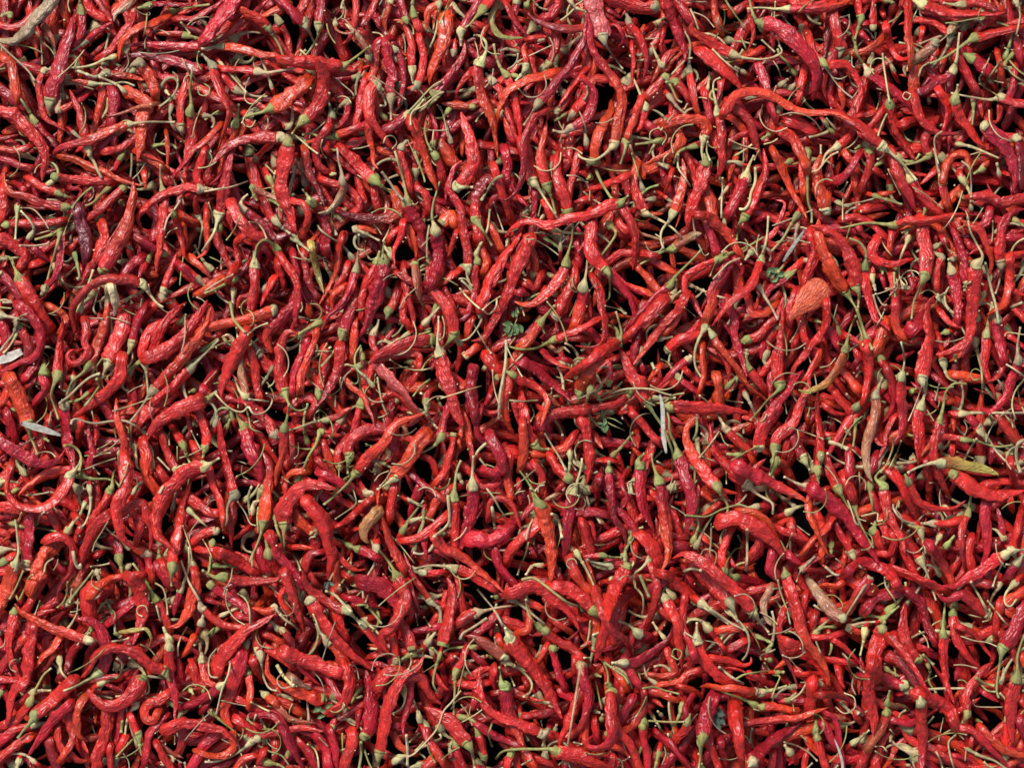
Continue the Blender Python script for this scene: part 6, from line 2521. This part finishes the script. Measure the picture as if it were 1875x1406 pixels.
# ------------------------------------------------------------------ bits lying among the chillies
def slab(name, path, widths, th, mat, label, cat, curl=0.0, jag=0.0, z=None):
    P, s = spline(path, 5.0); n = len(P); f = s / s[-1]; wd = np.interp(f, np.linspace(0, 1, len(widths)), widths) / 2
    if z is None:
        req = np.array([hmax(x, y, 2.0) for x, y in P]); c = np.polyfit(f, req, 1); zz = np.polyval(c, f); zz += max(0, (req - zz).max() * .8) + th
    else: zz = np.full(n, z)
    T = np.gradient(P, axis=0); T /= np.linalg.norm(T, axis=1)[:, None]; Nn = np.stack([-T[:, 1], T[:, 0]], 1)
    K = 7; V = []
    for side in (1, -1):
        for i in range(n):
            for j in range(K):
                u = j / (K - 1) * 2 - 1; jj = 1 + (jag * rng.normal() if abs(u) == 1 else 0)
                V.append([*(P[i] + Nn[i] * wd[i] * u * jj), zz[i] + side * th / 2 * (1 - .7 * abs(u)) + curl * wd[i] * u * u + rng.normal(0, jag * 2 + .15)])
    V = to_world(np.array(V)); F = []; m = n * K
    for i in range(n - 1):
        for j in range(K - 1):
            a = i * K + j; F.append((a, a + 1, a + K + 1, a + K)); F.append((m + a, m + a + K, m + a + K + 1, m + a + 1))
    for i in range(n - 1):
        for j in (0, K - 1): a = i * K + j; F.append((a, a + K, m + a + K, m + a))
    for j in range(K - 1):
        for i in (0, n - 1): a = i * K + j; F.append((a, a + 1, m + a + 1, m + a))
    org = V.mean(0); me = bpy.data.meshes.new(name); me.from_pydata([tuple(v - org) for v in V], [], F); me.update()
    for p in me.polygons: p.use_smooth = True
    me.materials.append(mat); o = bpy.data.objects.new(name, me); C.objects.link(o); o.location = org
    setp(o, label, cat); return o
slab('straw_sliver', [(38, 774), (62, 781), (88, 789), (112, 797)], [7, 13, 11, 4], 1.5, MSTRAW, 'white pointed straw sliver under a pale cap near the left edge', 'straw', 0.1)
slab('plant_flake', [(-6, 662), (14, 655), (40, 643)], [12, 17, 12], 2, MSTRAW, 'pale grey flake tucked under a curved chilli at the left edge', 'plant flake', 0.1, .03)
slab('straw_splinter', [(1474, 420), (1458, 443), (1446, 460), (1434, 480)], [3, 7, 8, 5], 2.0, MSTRAW, 'white split splinter slanting over a dark gap by a green cap', 'straw', 0.1)
slab('dry_straw', [(1208, 722), (1213, 745), (1214, 775), (1215, 800), (1220, 830)], [4, 8, 8, 9, 4], 2.0, MSTRAW, 'pale straw standing down a dark gap left of the fat orange chilli', 'straw', 0.05)
slab('long_straw', [(1528, 1352), (1537, 1375), (1542, 1394), (1543, 1412)], [2, 4, 5, 5], 1.5, MSTRAW, 'long white straw lying on a red chilli at the bottom edge', 'straw', 0.05)
slab('straw_chip', [(1092, 713), (1101, 716)], [8, 10, 7], 4, MSTRAW, 'small whitish broken chip on a pod end', 'straw chip', .05) if False else None
def leaf_cluster(name, cx, cy, rad, n, mat, label):
    e = bpy.data.objects.new(name, None); C.objects.link(e); z0 = hmax(cx, cy, 6) + 4
    e.location = Vector(to_world(np.array([cx, cy, z0]))); e.empty_display_size = .01; setp(e, label, 'leaf')
    for i in range(n):
        a = rng.uniform(0, 6.28); c = np.array([cx, cy]) + rng.normal(0, rad * .3, 2); d = np.array([math.cos(a), math.sin(a)]); L = rad * rng.uniform(.6, 1.1); bnd = np.array([-d[1], d[0]]) * rng.normal(0, L * .25)
        o = slab('leaflet', [tuple(c - d * L / 2), tuple(c + bnd), tuple(c + d * L / 2)], [1.5, L * .45, L * .5, 1.5], .8, mat, None, None, rng.uniform(.3, .9), .10, z0 + rng.uniform(-3, 5))
        o.parent = e; o.location = o.location - e.location
leaf_cluster('leaf_scrap', 937, 606, 25, 9, MLEAF, 'ragged bright green leaf clump beside a pale cap in the middle of the heap')
leaf_cluster('leaf_fragment', 941, 572, 18, 3, MLEAF, 'small curled green leaf between two red chillies above the leaf clump')
leaf_cluster('leaf_crumb', 1418, 503, 20, 5, MLEAF, 'tiny dark green leaf crumbs in the black gap below the white splinter')
leaf_cluster('leaf_tuft', 1105, 775, 17, 4, MLEAF, 'small green tuft on a thin curved stalk above a green-capped chilli')
leaf_cluster('leaf_speck', 596, 1070, 15, 3, MLEAFD, 'dark green speck of leaf below the fat wrinkled chilli tip')
leaf_cluster('leaf_piece', 590, 1300, 24, 4, MLEAF, 'crinkled mid green leaf against a pale cap near the bottom edge')
leaf_cluster('dull_leaf', 1318, 1310, 34, 5, MLEAFD, 'grey-green withered leaf left of a long orange-red chilli near the bottom')

# ------------------------------------------------------------------ loose seeds
sd = MB()
for _ in range(170):
    x, y = rng.uniform(0, 1875), rng.uniform(0, 1406); z = hmax(x, y, 1.5) + .6; a = rng.uniform(0, 6.28); r = rng.uniform(1.1, 2.0)
    d = np.array([math.cos(a) * r, math.sin(a) * r, rng.normal(0, .4)]); c = np.array([x, y, z])
    P = np.stack([c - d, c - d * .5, c, c + d * .5, c + d]); tube(sd, P, np.array([.35, .9, 1, .9, .35]) * r, np.arange(5.) * r / 2, 8, jit((.62, .50, .28), .1), flat=.6)
o = sd.build('chilli_seeds', [MSTEM]); setp(o, 'loose pale chilli seeds scattered over the heap', 'seeds', None, 'stuff')

# ------------------------------------------------------------------ ground
me = bpy.data.meshes.new('ground'); g = 40; S_ = 3.0; zg = -150 * M
vs = [(-S_ + 2 * S_ * i / g, -S_ + 2 * S_ * j / g, zg) for j in range(g + 1) for i in range(g + 1)]
fs = [(j * (g + 1) + i, j * (g + 1) + i + 1, (j + 1) * (g + 1) + i + 1, (j + 1) * (g + 1) + i) for j in range(g) for i in range(g)]
me.from_pydata(vs, [], fs); me.materials.append(MGROUND)
o = bpy.data.objects.new('ground', me); C.objects.link(o); setp(o, 'dark cloth-like ground under the heap, seen only in the deepest gaps', None, None, 'structure')
print('TRIS', sum(len(m.polygons) for m in bpy.data.meshes) * 2, 'fill', n_fill)
